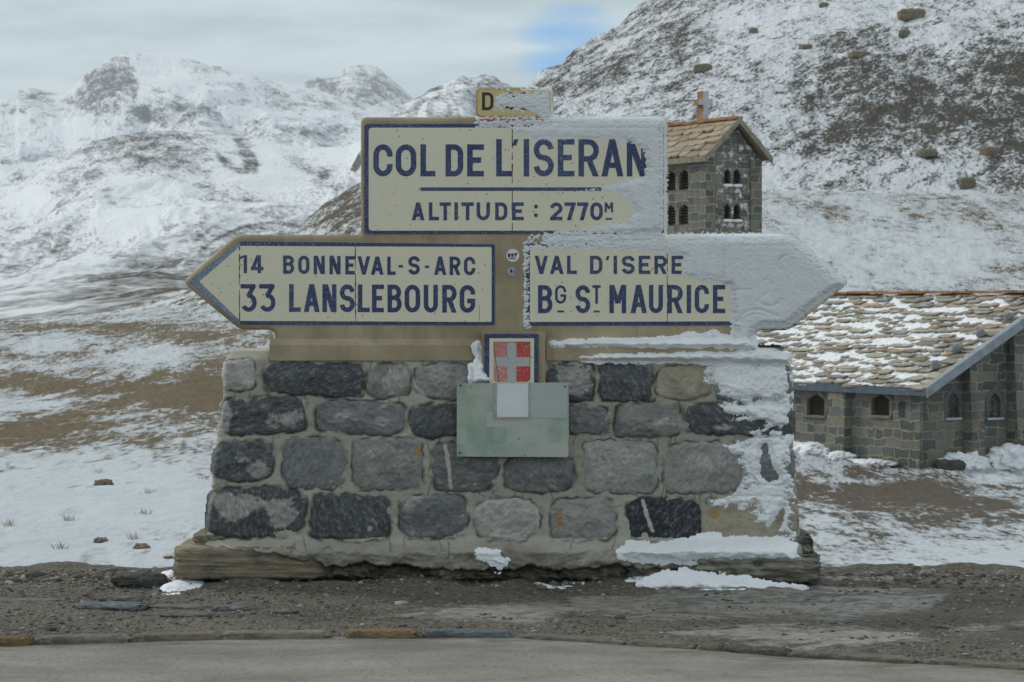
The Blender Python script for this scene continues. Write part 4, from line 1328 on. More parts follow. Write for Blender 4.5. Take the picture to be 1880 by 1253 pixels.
def glyph(ch, x0, y0, x1, y1, sw):
    """returns (polylines with stroke sw, filled polygons)"""
    h = sw / 2
    L, Rr, T, B = x0 + h, x1 - h, y0 + h, y1 - h
    cx, cy = (x0 + x1) / 2, (y0 + y1) / 2
    rx = (Rr - L) / 2
    ry = min(rx * 1.15, (B - T) / 2)
    P = []; G = []
    def diag(xa, ya, xb, yb, wd):
        G.append([(xa, ya), (xa + wd, ya), (xb + wd, yb), (xb, yb)])
    if ch in 'O0':
        P.append(arc(cx, T + ry, rx, ry, 0, 180) + arc(cx, B - ry, rx, ry, 180, 360) + [(Rr, T + ry)])
    elif ch == 'C':
        P.append(arc(cx, T + ry, rx, ry, -12, 180) + arc(cx, B - ry, rx, ry, 180, 372))
    elif ch == 'G':
        P.append(arc(cx, T + ry, rx, ry, -8, 180) + arc(cx, B - ry, rx, ry, 180, 360) + [(Rr, cy + h * 0.9), (cx - rx * 0.05, cy + h * 0.9)])
    elif ch == 'D':
        P.append([(L, y0), (L, y1)])
        P.append([(x0, T), (Rr - rx * 1.05, T)] + arc(Rr - rx * 1.05, T + ry * .95, rx * 1.05, ry * .95, 90, 0) + arc(Rr - rx * 1.05, B - ry * .95, rx * 1.05, ry * .95, 0, -90) + [(x0, B)])
    elif ch == 'B':
        P.append([(L, y0), (L, y1)])
        m = y0 + (y1 - y0) * 0.47
        q = (m - T) / 2; q2 = (B - m) / 2; r1 = min(rx * 1.0, q * 1.0)
        P.append([(x0, T), (Rr - r1 - sw * .1, T)] + arc(Rr - r1 - sw * .1, T + q, r1, q, 90, -90) + [(x0, m)])
        P.append([(Rr - r1 - sw * .1, m)] + arc(Rr - r1, m + q2, r1, q2, 90, -90) + [(x0, B)])
    elif ch == 'E':
        P += [[(L, y0), (L, y1)], [(x0, T), (x1, T)], [(x0, B), (x1, B)], [(x0, cy - h * .1), (x1 - (x1 - x0) * .16, cy - h * .1)]]
    elif ch == 'L':
        P += [[(L, y0), (L, y1)], [(x0, B), (x1, B)]]
    elif ch == 'I':
        P.append([(cx, y0), (cx, y1)])
    elif ch == 'T':
        P += [[(cx, y0), (cx, y1)], [(x0, T), (x1, T)]]
    elif ch == 'U':
        P.append([(L, y0), (L, B - ry)] + arc(cx, B - ry, rx, ry, 180, 360)[1:] + [(Rr, y0)])
    elif ch in 'AV':
        wd = sw * 1.08
        if ch == 'A':
            diag(cx - wd * .5, y0, x0, y1, wd); diag(cx - wd * .5, y0, x1 - wd, y1, wd)
            yb = y0 + (y1 - y0) * .70
            t = (yb - y0) / (y1 - y0)
            P.append([(cx + (x0 - cx) * t + wd * .4, yb), (cx + (x1 - cx) * t - wd * .4, yb)])
        else:
            diag(x0, y0, cx - wd * .5, y1, wd); diag(x1 - wd, y0, cx - wd * .5, y1, wd)
    elif ch == 'N':
        P += [[(L, y0), (L, y1)], [(Rr, y0), (Rr, y1)]]
        diag(x0, y0, x1 - sw * 1.2, y1, sw * 1.2)
    elif ch == 'M':
        P += [[(L, y0), (L, y1)], [(Rr, y0), (Rr, y1)]]
        yb = y0 + (y1 - y0) * .66
        diag(x0, y0, cx - sw * .55, yb, sw * 1.1); diag(x1 - sw * 1.1, y0, cx - sw * .55, yb, sw * 1.1)
    elif ch == 'R':
        P.append([(L, y0), (L, y1)])
        m = y0 + (y1 - y0) * 0.53
        q = (m - T) / 2; r1 = min(rx * 1.05, q)
        P.append([(x0, T), (Rr - r1, T)] + arc(Rr - r1, T + q, r1, q, 90, -90) + [(x0, m)])
        diag(cx - sw * .55, m, x1 - sw * 1.1, y1, sw * 1.1)
    elif ch == 'S':
        q = (B - T) / 4
        P.append(arc(cx, T + q, rx, q, 5, 180) + arc(cx, T + q, rx, q, 180, 262, 7)[1:] + arc(cx, B - q, rx, q, 82, 0, 7) + arc(cx, B - q, rx, q, 0, -175)[1:])
    elif ch == '1':
        P.append([(x1 - h - 1, y0), (x1 - h - 1, y1)])
        G.append([(x1 - sw - .5, y0), (x1 - 1, y0), (x0, y0 + (y1 - y0) * .24), (x0, y0 + (y1 - y0) * .07)])
    elif ch == '4':
        P.append([(x1 - sw * 1.25, y0), (x1 - sw * 1.25, y1)])
        yb = y0 + (y1 - y0) * .74
        P.append([(x0, yb), (x1, yb)])
        diag(x1 - sw * 2.1, y0, x0, yb, sw * 1.15)
    elif ch == '2':
        q = min(rx * 1.05, (B - T) * .3)
        P.append(arc(cx, T + q, rx, q, 175, -28, 18) + [(x0 + h * 1.3, B - sw * .3)])
        P.append([(x0, B), (x1, B)])
    elif ch == '3':
        m = y0 + (y1 - y0) * .42
        P.append([(x0, T), (x1 - h * .6, T)])
        diag(x1 - sw * 1.2, y0 + sw * .4, cx - sw * .6, m, sw * 1.15)
        q = (B - m + h * .2) / 2
        P.append([(cx - sw * .3, m)] + arc(cx, m + q, rx, q, 85, -150, 20))
    elif ch == '7':
        P.append([(x0, T), (x1, T)])
        diag(x1 - sw * 1.15, y0 + sw * .3, x0 + (x1 - x0) * .22, y1, sw * 1.15)
    elif ch == '9':
        q = (B - T) * .3
        P.append(arc(cx, T + q, rx, q, 0, 360, 22))
        P.append([(Rr, T + q), (Rr, B - ry)] + arc(cx, B - ry, rx, ry, 0, -150)[1:])
    elif ch == "'":
        G.append([(x0 + (x1 - x0) * .35, y0), (x1, y0), (x1 - (x1 - x0) * .35, y1), (x0, y1)])
    elif ch == '-':
        P.append([(x0, cy), (x1, cy)])
    elif ch == ':':
        for yy in (y0 + h, y1 - h): G.append([(cx + h * math.cos(R(a)), yy + h * math.sin(R(a))) for a in range(0, 360, 30)])
    return P, G


def ribbon(pts, sw):
    p = [np.array(q, float) for q in pts]
    p = [q for i, q in enumerate(p) if i == 0 or np.linalg.norm(q - p[i - 1]) > 0.05]
    h = sw / 2; Ls = []; Rs = []
    for i, q in enumerate(p):
        d0 = (q - p[i - 1]) if i else (p[1] - q)
        d1 = (p[i + 1] - q) if i < len(p) - 1 else d0
        d0 = d0 / np.linalg.norm(d0); d1 = d1 / np.linalg.norm(d1)
        n0 = np.array([-d0[1], d0[0]]); n1 = np.array([-d1[1], d1[0]])
        mm = n0 + n1; l = np.linalg.norm(mm)
        mm = mm / l if l > 1e-6 else n0
        k = h / max(0.5, float(mm @ n0))
        Ls.append(q + mm * k); Rs.append(q - mm * k)
    return [[Ls[i], Ls[i + 1], Rs[i + 1], Rs[i]] for i in range(len(p) - 1)]


def lettering(lines, off, mat, parent):
    """each line of writing: a list of (char, x0, y0, x1, y1, stroke) in photo pixels"""
    for items in lines:
        mb = MB()
        k = 0
        for (ch, x0, y0, x1, y1, sw) in items:
            P, G = glyph(ch, x0, y0, x1, y1, sw)
            for poly in P:
                k = (k + 1) % 4
                for q in ribbon(poly, sw):
                    mb.face([sp(a, b, off + 0.00025 * k) for a, b in q])
            for g in G:
                k = (k + 1) % 4
                mb.face([sp(a, b, off + 0.00025 * k) for a, b in g])
        mb.build('lettering', mat, parent, weld=False)


def row(text, xs, y0, y1, sw, slope=0.0, x_ref=0):
    out = []
    for ch, (a, b) in zip(text, xs):
        dy = slope * ((a + b) / 2 - x_ref)
        out.append((ch, a, y0 + dy, b, y1 + dy, sw))
    return out


# ---- top panel
top = plate('name_panel', round_poly([(669, 228), (1219, 228), (1219, 430), (669, 430)], 7), -0.004, 0.004, M_BLUE, SIGN)
plate('face', round_poly([(677, 235), (1212, 235), (1212, 424), (677, 424)], 7), 0.0035, 0.006, [M_CREAM, M_RUST], top, [(940.5, 236, 940.5, 424, 1.8)])
it = row("COLDE", [(685.5, 721), (726.5, 764.5), (772, 799.5), (818, 850.5), (857.7, 888.5)], 265.5, 324.5, 10.2)
it += row("LISERAN", [(911, 940), (961.4, 971.6), (979.7, 1016.7), (1024, 1054.6), (1062, 1099.5), (1104, 1144.5), (1150.6, 1187)], 256, 324.5, 10.2)
it += [("'", 940, 256, 952, 268, 8)]
it2 = row("ALTITUDE", [(756, 779.5), (787.4, 806), (807, 828), (834.4, 840.6), (847, 870), (875, 899.6), (909, 931.5), (940, 961.6)], 372, 405, 6.6)
it2 += row("2770", [(1010, 1032.5), (1036, 1057), (1059.5, 1080), (1083.6, 1106.7)], 372, 405, 6.6)
it2 += [(':', 980, 376, 988, 399.5, 7.4), ('M', 1110, 372, 1125.5, 390.5, 3.8), ('-', 1111.6, 400.4, 1124, 404, 3.4)]
lettering([it, it2, [('-', 772, 344.5, 1104, 351, 6.5)]], 0.0066, M_BLUE, top)

# ---- left arrow panel
lp = plate('arrow_panel', round_poly([(347, 517.5, 4), (441, 443.5, 3), (908.5, 449, 3), (908.5, 597, 3), (441, 596.5, 3)], 3), -0.004, 0.004, M_BLUE, SIGN)
plate('face', round_poly([(366, 517.5, 2), (441.5, 452, 2), (902.5, 454, 3), (902.5, 591.5, 3), (441.5, 589.5, 2)], 2), 0.0035, 0.006, [M_CREAM, M_RUST], lp, [(440, 453, 440, 589, 1.6), (652.5, 452, 653, 591, 1.6), (880, 560, 880, 590, 0.8)])
# the two sloping edges have faded to a paler blue
mb = MB()
for (a, b, c, d) in (((348, 517.5), (441, 444), (441.5, 452), (366, 517.5)), ((348, 518), (366, 518), (441.5, 589.5), (441, 596))):
    mb.face([sp(*q, 0.0046) for q in (a, b, c, d)])
mb.build('faded_edge', M_BLUEFADE, lp)
it = row("14", [(441.4, 454.8), (461, 484)], 469, 502, 6.2)
it += row("BONNEVAL", [(520, 540.5), (547.6, 568.5), (576, 596.5), (605, 625.5), (634, 651.8), (656.5, 680), (681, 704.5), (711, 726.5)], 469.3, 503, 6.4, 0.011, 520)
it += row("SARC", [(749.7, 771), (797, 819.5), (825.6, 845.6), (851.7, 872.6)], 470, 504, 6.4, 0.011, 700)
it += [('-', 732, 487, 740, 491.5, 4.4), ('-', 780, 488, 788, 492.5, 4.4)]
it2 = row("33", [(442, 471.5), (476, 506)], 522, 572, 8.2)
it2 += row("LANSLEBOURG", [(531, 552.5), (558, 587), (592, 618), (624, 651.5), (657, 679), (683, 705), (711.5, 737.5), (743, 771.5), (778, 804), (812, 838.5), (844, 872.5)], 522, 573, 8.4, 0.005, 531)
lettering([it, it2], 0.0066, M_BLUE, lp)

# ---- right arrow panel
rp = plate('arrow_panel', round_poly([(1540, 519, 4), (1443, 597.5, 3), (966, 598, 3), (966, 447, 3), (1443, 444, 3)], 3), -0.004, 0.004, M_BLUE, SIGN)
plate('face', round_poly([(1522, 519, 2), (1443, 590, 2), (973, 591.5, 3), (973, 455, 3), (1443, 452, 2)], 2), 0.0035, 0.006, [M_CREAM, M_RUST], rp, [(1225, 456, 1225, 591, 1.6)])
it = row("VALDISERE", [(981.5, 1006), (1009.6, 1034.8), (1041, 1059), (1083, 1106), (1126.4, 1132.8), (1141.5, 1165.3), (1172.5, 1193.8), (1201.3, 1224.3), (1232.8, 1254)], 470, 503.5, 6.4)
it += [("'", 1111.5, 470.5, 1119, 478, 5)]
it2 = [('B', 987.7, 524, 1014.2, 575.4, 8.2), ('G', 1019, 524, 1039.4, 558, 4.8), ('-', 1023, 570.5, 1035.5, 574, 3.6), ('S', 1056.4, 524, 1083.7, 575.4, 8.2), ('T', 1087.5, 524, 1103, 558, 4.8), ('-', 1090, 570.5, 1101, 574, 3.6)]
it2 += row("MAURICE", [(1118.7, 1149.5), (1157.5, 1187.5), (1191.3, 1217), (1225.3, 1253.4), (1260.6, 1268.6), (1275.3, 1301.6), (1308.7, 1331.2)], 523.5, 575.4, 8.2)
lettering([it, it2], 0.0066, M_BLUE, rp)

# ---- yellow cap with the road number, rimed over
cp = plate('number_cap', round_poly([(877, 166), (1011, 166), (1011, 213), (877, 213)], 7), -0.004, 0.005, M_YELLOW, SIGN)
it = [('D', 885, 170, 906, 203, 5.5), ('9', 926, 170, 946, 203, 5), ('0', 953, 170, 973, 203, 5), ('2', 980, 170, 1000, 203, 5)]
lettering([it], 0.0056, M_BLACK, cp)
# narrow red and blue band under the cap
mb = MB()
mb.prism([(880, 219), (1012, 219), (1012, 226.5), (880, 226.5)], lambda x, y: sp(x, y, 0.006), lambda x, y: sp(x, y, -0.004))
mb.build('red_band', M_RED, SIGN)

# ---- crest panel
CR = 0.125
cr = plate('crest_panel', round_poly([(890, 613), (988, 613), (988, 712), (890, 712)], 2), CR - 0.010, CR, M_BLUE, SIGN)
plate('face', round_poly([(899, 621), (980, 621), (980, 711), (899, 711)], 2), CR - 0.002, CR + 0.002, M_CREAM, cr)
shield = round_poly([(906.5, 627.5, 2), (973, 627.5, 2), (973, 699.5, 7), (944, 700, 3), (940, 704, 1), (936, 700, 3), (906.5, 699.5, 7)], 3)


def clip_rect(poly, x0, y0, x1, y1):
    def cut(ps, f, inter):
        out = []
        for i in range(len(ps)):
            a, b = ps[i - 1], ps[i]
            if f(b):
                if not f(a): out.append(inter(a, b))
                out.append(b)
            elif f(a): out.append(inter(a, b))
        return out
    def ix(v): return lambda a, b: (v, a[1] + (b[1] - a[1]) * (v - a[0]) / (b[0] - a[0]))
    def iy(v): return lambda a, b: (a[0] + (b[0] - a[0]) * (v - a[1]) / (b[1] - a[1]), v)
    ps = cut(poly, lambda p: p[0] >= x0, ix(x0)); ps = cut(ps, lambda p: p[0] <= x1, ix(x1))
    ps = cut(ps, lambda p: p[1] >= y0, iy(y0)); return cut(ps, lambda p: p[1] <= y1, iy(y1))


mb = MB()
mb.face([sp(x, y, CR + 0.0026) for x, y in shield], 0)
for (x0, y0, x1, y1, mi) in ((900, 620, 931.5, 655, 2), (948, 620, 980, 655, 1), (900, 672, 931.5, 710, 2), (948, 672, 980, 710, 1)):
    mb.face([sp(x, y, CR + 0.0034) for x, y in clip_rect(shield, x0, y0, x1, y1)], mi)
# dark hairline crack over the left of the shield
cpts = [(907, 628), (908.5, 648), (911, 668), (914.5, 684), (916.5, 702)]
for q in ribbon(cpts, 0.9): mb.face([sp(a, b, CR + 0.0041) for a, b in q], 3)
for q in ribbon([(906.8, 627.7), (972.7, 627.7), (972.7, 693), (970, 698), (966, 699.5)], 0.8): mb.face([sp(a, b, CR + 0.0044) for a, b in q], 3)
mb.build('shield', [M_WHITEGREY, M_RED, M_REDFADE, M_RUST], cr)

# ---- stickers on the concrete between the arrows
def disc(name, cx, cy, r, off, mat, parent, marks=None):
    mb = MB()
    ring = [(cx + r * math.cos(R(a)), cy + r * math.sin(R(a))) for a in range(0, 360, 12)]
    mb.prism(ring, lambda x, y: sp(x, y, off), lambda x, y: sp(x, y, off - 0.002))
    for m_ in (marks or []): mb.face([sp(x, y, off + 0.0008 + 0.0002 * (len(mb.f) % 3)) for x, y in m_], 1)
    return mb.build(name, mat, parent)


mk = [[(932, 466), (937, 465.5), (937, 472), (933, 473)], [(938, 466), (943, 465.6), (942.4, 472), (939, 472.6)], [(944, 465.5), (951, 465), (948, 469), (945, 473)], [(933, 474.3), (947, 473.6), (946, 475.4), (936, 476)]]
st = disc('sticker', 941.5, 469.5, 12, 0.003, [M_STICK, M_BLACK], SIGN, mk); st['label'] = 'round white sticker with a small black mark'
st = disc('sticker', 940, 499, 8.3, 0.003, [M_STICKG, M_BLACK], SIGN, [[(936, 497), (940, 494), (941, 499), (937, 502)], [(942, 500), (946, 498), (945, 503)]]); st['label'] = 'small worn grey sticker'

# ------------------------------------------------------------------ green plate bolted over the crest
PY_ = 13.66
pl = empty('notice_plate', W(941, 838, PY_))
tag(pl, 'blank weathered pale green metal plate bolted to the middle of the plinth', 'plate')
PLO = Vector(pl.location)


def pp(px, py, off=0.0):
    v = Vector(W(px, py, PY_)); return tuple(v - PLO + Vector((0, -off, 0)))


def pplate(name, poly, o0, o1, mat, lab=None):
    mb = MB(); mb.prism(poly, lambda x, y: pp(x, y, o1), lambda x, y: pp(x, y, o0))
    o = mb.build(name, mat, pl)
    if lab: o['label'] = lab
    return o


edge = [(839, 704), (1043.5, 702.5)]
for i in range(9): edge.append((1043.5 + random.uniform(-2.0, 1.5), 714 + i * 14))
edge += [(1043, 839.5), (838.5, 838.5)]
pplate('sheet', edge, 0.0, 0.006, M_PLAQUE)
pplate('pale_panel', [(973, 703.5), (1042.5, 703), (1041.5, 724), (1043, 745), (1041.6, 768.5), (973, 767)], 0.0062, 0.0085, M_PLAQUE_GREY, 'greyed upper right patch')
pplate('tape_border', [(906.5, 704), (974, 703.5), (974, 769), (906.5, 770)], 0.0088, 0.0105, M_TAPE)
pplate('white_sheet', [(912.5, 704), (969.5, 704), (969.5, 765.5), (912.5, 766)], 0.0108, 0.013, M_WHITE)
for (bx, by) in ((845.5, 708), (1037.5, 710), (844.5, 832)):
    pplate('bolt', [(bx + 1.9 * math.cos(R(a)), by + 1.9 * math.sin(R(a))) for a in range(0, 360, 40)], 0.006, 0.011, M_BOLT)
mb = MB(); mb.box(pp(935, 826, -0.12), pp(945, 816, -0.0005)); mb.build('wall_anchor', M_BOLT, pl)

# ------------------------------------------------------------------ snow and rime on the monument
def rime_sheet(name, polys, base, xr, yr, step, T, edge_n, label, mat, soft=16., grooves=None, Yfun=None, extra=None, cut=None, rough=0.22):
    """a crust following the surface behind it: Yfun gives that surface's distance"""
    xs = np.arange(xr[0], xr[1], step); ys = np.arange(yr[0], yr[1], step)
    PX, PY = np.meshgrid(xs, ys)
    wob = edge_n * fbm(PX / 26., PY / 15., 6, base, 0.62)
    f = np.full(PX.shape, -50.)
    for (pts, th, nz) in polys:
        f = np.maximum(f, np.minimum(poly_sd(PX, PY, pts), 60) * 1.0 + wob * nz)
    if cut is not None: f = np.minimum(f, cut(PX, PY))
    if extra is not None: f = f + extra(PX, PY)
    t = T(PX, PY) * sstep(0, soft, f) * (1 + rough * fbm(PX / 40., PY / 30., 4, base + 3)) + 0.0013 * fbm(PX / 6., PY / 5., 4, base + 5, 0.65) - 0.0035 * sstep(0, -4, f)
    if grooves is not None: t = t + grooves(PX, PY)
    Y = Yfun(PX, PY) - t
    P = np.stack([(PX - CX) / F * Y, Y, EYE - (PY - HY) / F * Y], -1)
    o = grid_obj(name, P, mat, keep=f > -4, flip=True)
    tag(o, label, 'snow', kind='stuff')
    return o


SLABN = np.array(SLAB)


def sign_surface(PX, PY):
    sd = poly_sd(PX, PY, SLABN)
    r = 9.0
    rec = 0.028 * (1 - np.sqrt(1 - np.clip(1 - sd / r, 0, 1) ** 2)) + np.where(sd < 0, 0.03, 0)
    Y = SY + rec - 0.0062
    # sill of the foot
    sill = np.interp(PY, [600, 621, 631, 634, 662], [0, 0, 0.035, 0.046, 0.052])
    return Y - np.where((PY > 621), sill, 0)


TOPR = [(930, 234), (962, 229), (1000, 224), (1060, 219), (1150, 217), (1220, 217), (1223, 430), (975, 436), (1010, 427), (1060, 421), (1120, 412), (1152, 407), (1163, 388), (1154, 367), (1130, 351), (1095, 351), (1050, 353), (1095, 346), (1140, 333), (1180, 323), (1186, 305), (1182, 290), (1178, 276), (1164, 266), (1140, 259), (1050, 257), (985, 257), (955, 247)]
RGT = [(975, 452), (1060, 441), (1200, 433), (1450, 432), (1556, 520), (1447, 606), (1396, 606), (1382, 625), (1382, 640), (1342, 640), (1345, 600), (1342, 560), (1338, 525), (1300, 517), (1262, 511), (1250, 502), (1256, 487), (1255, 474), (1200, 464), (1100, 459), (985, 457)]
CAPR = [(908, 172), (960, 168), (1012, 166), (1015, 216), (990, 214), (968, 204), (930, 202), (908, 200)]
BAND = [(876, 218), (1016, 216), (1016, 232), (876, 233)]
MIDB = [(1005, 430), (1225, 427), (1225, 447), (990, 455)]
LEFTE = [(966, 448), (970.5, 448), (970, 598), (966, 598)]


def sign_T(PX, PY):
    t = 0.006 + 0.016 * sstep(1120, 1260, PX)
    t = np.where(PY < 216, 0.0055, t)
    t = np.where((PY > 432) & (PX < 1330), 0.0055 + 0.007 * sstep(1180, 1330, PX), t)
    return t


def grooves(PX, PY):
    """the numerals under the crust print through it"""
    g = np.zeros_like(PX)
    def line(pts, w_, d_):
        nonlocal g
        for (ax, ay), (bx, by) in zip(pts, pts[1:]):
            tt = np.clip(((PX - ax) * (bx - ax) + (PY - ay) * (by - ay)) / ((bx - ax) ** 2 + (by - ay) ** 2), 0, 1)
            dd = np.hypot(PX - ax - tt * (bx - ax), PY - ay - tt * (by - ay))
            g = np.minimum(g, -d_ * np.exp(-(dd / w_) ** 2))
    line([(1431, 497), (1429, 488), (1431, 479), (1436, 473), (1444, 469)], 2.6, 0.006)
    line([(1436, 497), (1436, 486), (1441, 478)], 1.8, 0.0035)
    line([(1352, 533), (1380, 532)], 2.2, 0.004)
    line([(1400, 518), (1410, 513), (1417, 522), (1413, 535), (1404, 543), (1394, 549)], 3.0, 0.003)
    line([(1390, 552), (1402, 560), (1416, 563), (1430, 557), (1433, 550)], 2.2, 0.0045)
    line([(1356, 590), (1362, 578), (1376, 570), (1396, 569), (1412, 575), (1430, 582)], 2.6, 0.0055)
    line([(1362, 592), (1370, 582), (1384, 577), (1402, 579)], 2.0, 0.004)
    line([(1452, 452), (1528, 516)], 3.0, 0.0025)
    line([(1340, 452), (1452, 450)], 2.4, 0.0022)
    line([(1000, 235), (1210, 235), (1211, 424)], 2.4, 0.0024)
    return g


def speckle(PX, PY):
    """ragged, half melted edges: thin bands break up into dabs"""
    thin = gauss(PX, PY, 1000, 440, 130, 16) + 1.15 * gauss(PX, PY, 945, 190, 55, 40) + gauss(PX, PY, 940, 226, 80, 9) + gauss(PX, PY, 969, 520, 6, 90) + gauss(PX, PY, 1120, 440, 120, 12) + gauss(PX, PY, 1080, 428, 80, 8)
    return np.clip(thin, 0, 1) * (7 * fbm(PX / 9., PY / 4., 5, 515, 0.7) - 3.2) + 2.6 * fbm(PX / 7., PY / 4.5, 4, 517, 0.7)


rime_sheet('rime_crust', [(TOPR, 0, 1.0), (RGT, 0, 1.0), (CAPR, 0, 0.8), (BAND, 0, 0.5), (MIDB, 0, 0.8), (LEFTE, 0, 0.4)], 501, (862, 1566), (156, 645), 1.25, sign_T, 4.2, 'white rime crust plastered over the right half of the road sign', M_RIME, 15., grooves, sign_surface, speckle, cut=lambda PX, PY: poly_sd(PX, PY, SLABN) - 2.0 - 5.0 * sstep(515, 535, PY) * sstep(1380, 1400, PX), rough=0.07)


# ledges: snow lying on the sill of the sign and on top of the wall
def ledge_T(PX, PY):
    return 0.03 + 0.022 * sstep(1050, 1250, PX)


LEDGE1 = [(1010, 627), (1060, 624), (1150, 621), (1230, 617), (1265, 610), (1290, 611), (1310, 604), (1325, 612), (1345, 616), (1384, 618), (1386, 640), (1200, 640), (1012, 637)]
LEDGE2 = [(1045, 655), (1120, 650), (1250, 647), (1392, 643), (1450, 654), (1448, 668), (1200, 664), (1100, 664)]


def ledge_Y(PX, PY):
    a = SY - np.interp(PY, [600, 621, 631, 634, 660], [0.0, 0.0, 0.035, 0.046, 0.05])
    b = front_y(PY) + 0.10 * np.clip((668 - PY) / 18., 0, 1) ** 2
    return np.where(PY > 646, np.minimum(a, b), a)


rime_sheet('snow_ledge', [(LEDGE1, 0, 1), (LEDGE2, 0, 1)], 541, (1000, 1462), (598, 674), 1.3, ledge_T, 3.0, 'snow lying along the sill under the right arrow', M_SNOW, 9., None, ledge_Y)

WS = [
    ([(1298, 668), (1330, 664), (1440, 662), (1452, 690), (1450, 732), (1400, 738), (1330, 728), (1298, 700)], 0, 1.5),
    ([(1322, 745), (1360, 734), (1450, 728), (1453, 782), (1420, 786), (1380, 770), (1345, 764)], 0, 1.6),
    ([(1368, 800), (1400, 795), (1452, 792), (1456, 990), (1400, 960), (1380, 930), (1340, 925), (1330, 912), (1370, 890), (1358, 850)], 0, 2.0),
    ([(1330, 818), (1365, 812), (1365, 838), (1340, 830)], 0, 1.0), ([(1300, 918), (1330, 915), (1345, 926), (1310, 932)], 0, 1.0),
]


def wall_Y(PX, PY):
    h, _, _ = wall_relief(PX, PY)
    lim_r = np.interp(PY, *XR)
    rnd = 0.05 * (1 - np.sqrt(1 - np.clip(1 - (lim_r - PX) / 14., 0, 1) ** 2))
    return front_y(PY) - h + rnd


def wall_cut(PX, PY):
    bare = np.maximum(poly_sd(PX, PY, [(1398, 820), (1408, 812), (1414, 840), (1430, 878), (1412, 888), (1396, 870)]), poly_sd(PX, PY, [(1402, 985), (1425, 950), (1440, 930), (1442, 945), (1428, 985)]))
    return np.minimum(-bare + 3.0 * fbm(PX / 18., PY / 18., 4, 561), np.interp(PY, *XR) - PX - 2)


rime_sheet('wall_snow', WS, 551, (1270, 1462), (655, 1000), 1.4, lambda a, b: 0.020 + 0.006 * sstep(1330, 1420, a), 6.5, 'wind blown snow plastered on the right end of the plinth', M_SNOW, 12., None, wall_Y, None, wall_cut)

FOOT = [([(1135, 1014), (1160, 997), (1205, 1003), (1250, 992), (1300, 982), (1400, 988), (1452, 990), (1466, 1034), (1420, 1036), (1300, 1034), (1180, 1030), (1140, 1024)], 0, 0.8),
        ([(876, 1016), (892, 1008), (910, 1014), (926, 1034), (916, 1044), (898, 1032)], 0, 1.6)]
rime_sheet('snow_ledge', FOOT, 571, (860, 1480), (972, 1055), 1.5, lambda a, b: (0.035 + 0.03 * sstep(985, 1030, b)) * np.where(a < 1000, 0.32, 1), 5.0, 'snow heaped on the foot slabs below the pale right stone', M_SNOW, 26., None, lambda a, b: front_y(b) - 0.012 - 0.125 * sstep(984, 1016, b), rough=0.3)
HEAP = [([(1175, 1074), (1215, 1054), (1260, 1050), (1330, 1058), (1400, 1069), (1480, 1080), (1480, 1094), (1330, 1094), (1190, 1092)], 0, 0.9)]
rime_sheet('snow_patch', HEAP, 591, (960, 1500), (1030, 1100), 1.5, lambda a, b: 0.018 + 0.022 * sstep(1040, 1080, b), 5.5, 'snow heap on the gravel against the right foot of the plinth', M_SNOW, 20., None, lambda a, b: 13.47 - 0.07 * sstep(1040, 1080, b), rough=0.45)

# narrow plume of frozen snow beside the crest
PLUME = [([(872, 632), (878, 630), (882, 655), (892, 676), (902, 702), (866, 704), (862, 688), (864, 672), (872, 668), (874, 655)], 0, 1.0)]
rime_sheet('snow_plume', PLUME, 581, (850, 915), (622, 712), 1.0, lambda a, b: 0.022 + 0.02 * sstep(650, 690, b), 4.0, 'small upright plume of frozen snow left of the crest', M_SNOW, 8., None, lambda a, b: 13.73 - 0.05 * sstep(650, 700, b))


def ground_snow(name, polys, seed, T, label, mat, edge_n=8., soft=14., res=0.012, yr=(11.2, 14.2), xr=(-3, 3)):
    """snow or slush lying on the verge, outlined on the ground"""
    xs = np.arange(xr[0], xr[1], res); ys = np.arange(yr[0], yr[1], res)
    X, Y = np.meshgrid(xs, ys)
    PX = CX + F * X / Y; PY = HY + F * EYE / Y
    f = np.full(X.shape, -50.)
    for pts in polys:
        f = np.maximum(f, poly_sd(PX, PY * 1.0, pts))
    f = f + edge_n * fbm(X * 2.6, Y * 5.5, 6, seed, 0.62)
    t = T * sstep(0, soft, f) * (1 + 0.5 * fbm(X * 5, Y * 7, 4, seed + 3)) - 0.012 * sstep(0, -4, f)
    Z = verge_z(X, Y) + t
    o = grid_obj(name, np.stack([X, Y, Z], -1), mat, keep=f > -4)
    return tag(o, label, 'snow', kind='stuff')


ground_snow('snow_patch', [[(1170, 1078), (1300, 1082), (1490, 1086), (1500, 1091), (1400, 1094), (1220, 1094), (1140, 1088)], [(980, 1078), (1060, 1077), (1070, 1083), (990, 1086)]], 605, 0.008, 'thin snow thinning out over the gravel before the right foot', M_SNOW, 7., 9., 0.010, (13.0, 13.9), (-0.1, 2.0))
ground_snow('snow_patch', [[(262, 1068), (300, 1050), (322, 1046), (322, 1066), (300, 1072)], [(296, 1082), (340, 1074), (372, 1082), (330, 1090), (300, 1092)]], 611, 0.018, 'small snow wedge against the ochre slab at the left foot', M_SNOW, 4., 8., 0.008, (12.8, 14.4), (-2.4, -1.6))

# ------------------------------------------------------------------ stones of the verge and kerb
def stone_thing(name, px, py, hx, hy, hz, seed, color, label, cat, group, rz=0.0, sink=0.4, n=14, ground=None, **kw):
    if ground is None:
        Y = F * EYE / (py - HY); X = (px - CX) / F * Y; Z = float(verge_z(np.array([X]), np.array([Y]))[0])
    else:
        X, Y, Z = ground
    kw.setdefault('p', 3.0); kw.setdefault('amp', 0.10)
    o = link(name, rock_mesh(name, (hx, hy, hz), seed, n=n, **kw), M_ROCK, None, True)
    o.location = (X, Y, Z + hz * (1 - 2 * sink))
    o.rotation_euler = (0, 0, rz)
    o.color = (*color, 1)
    return tag(o, label, cat, group)


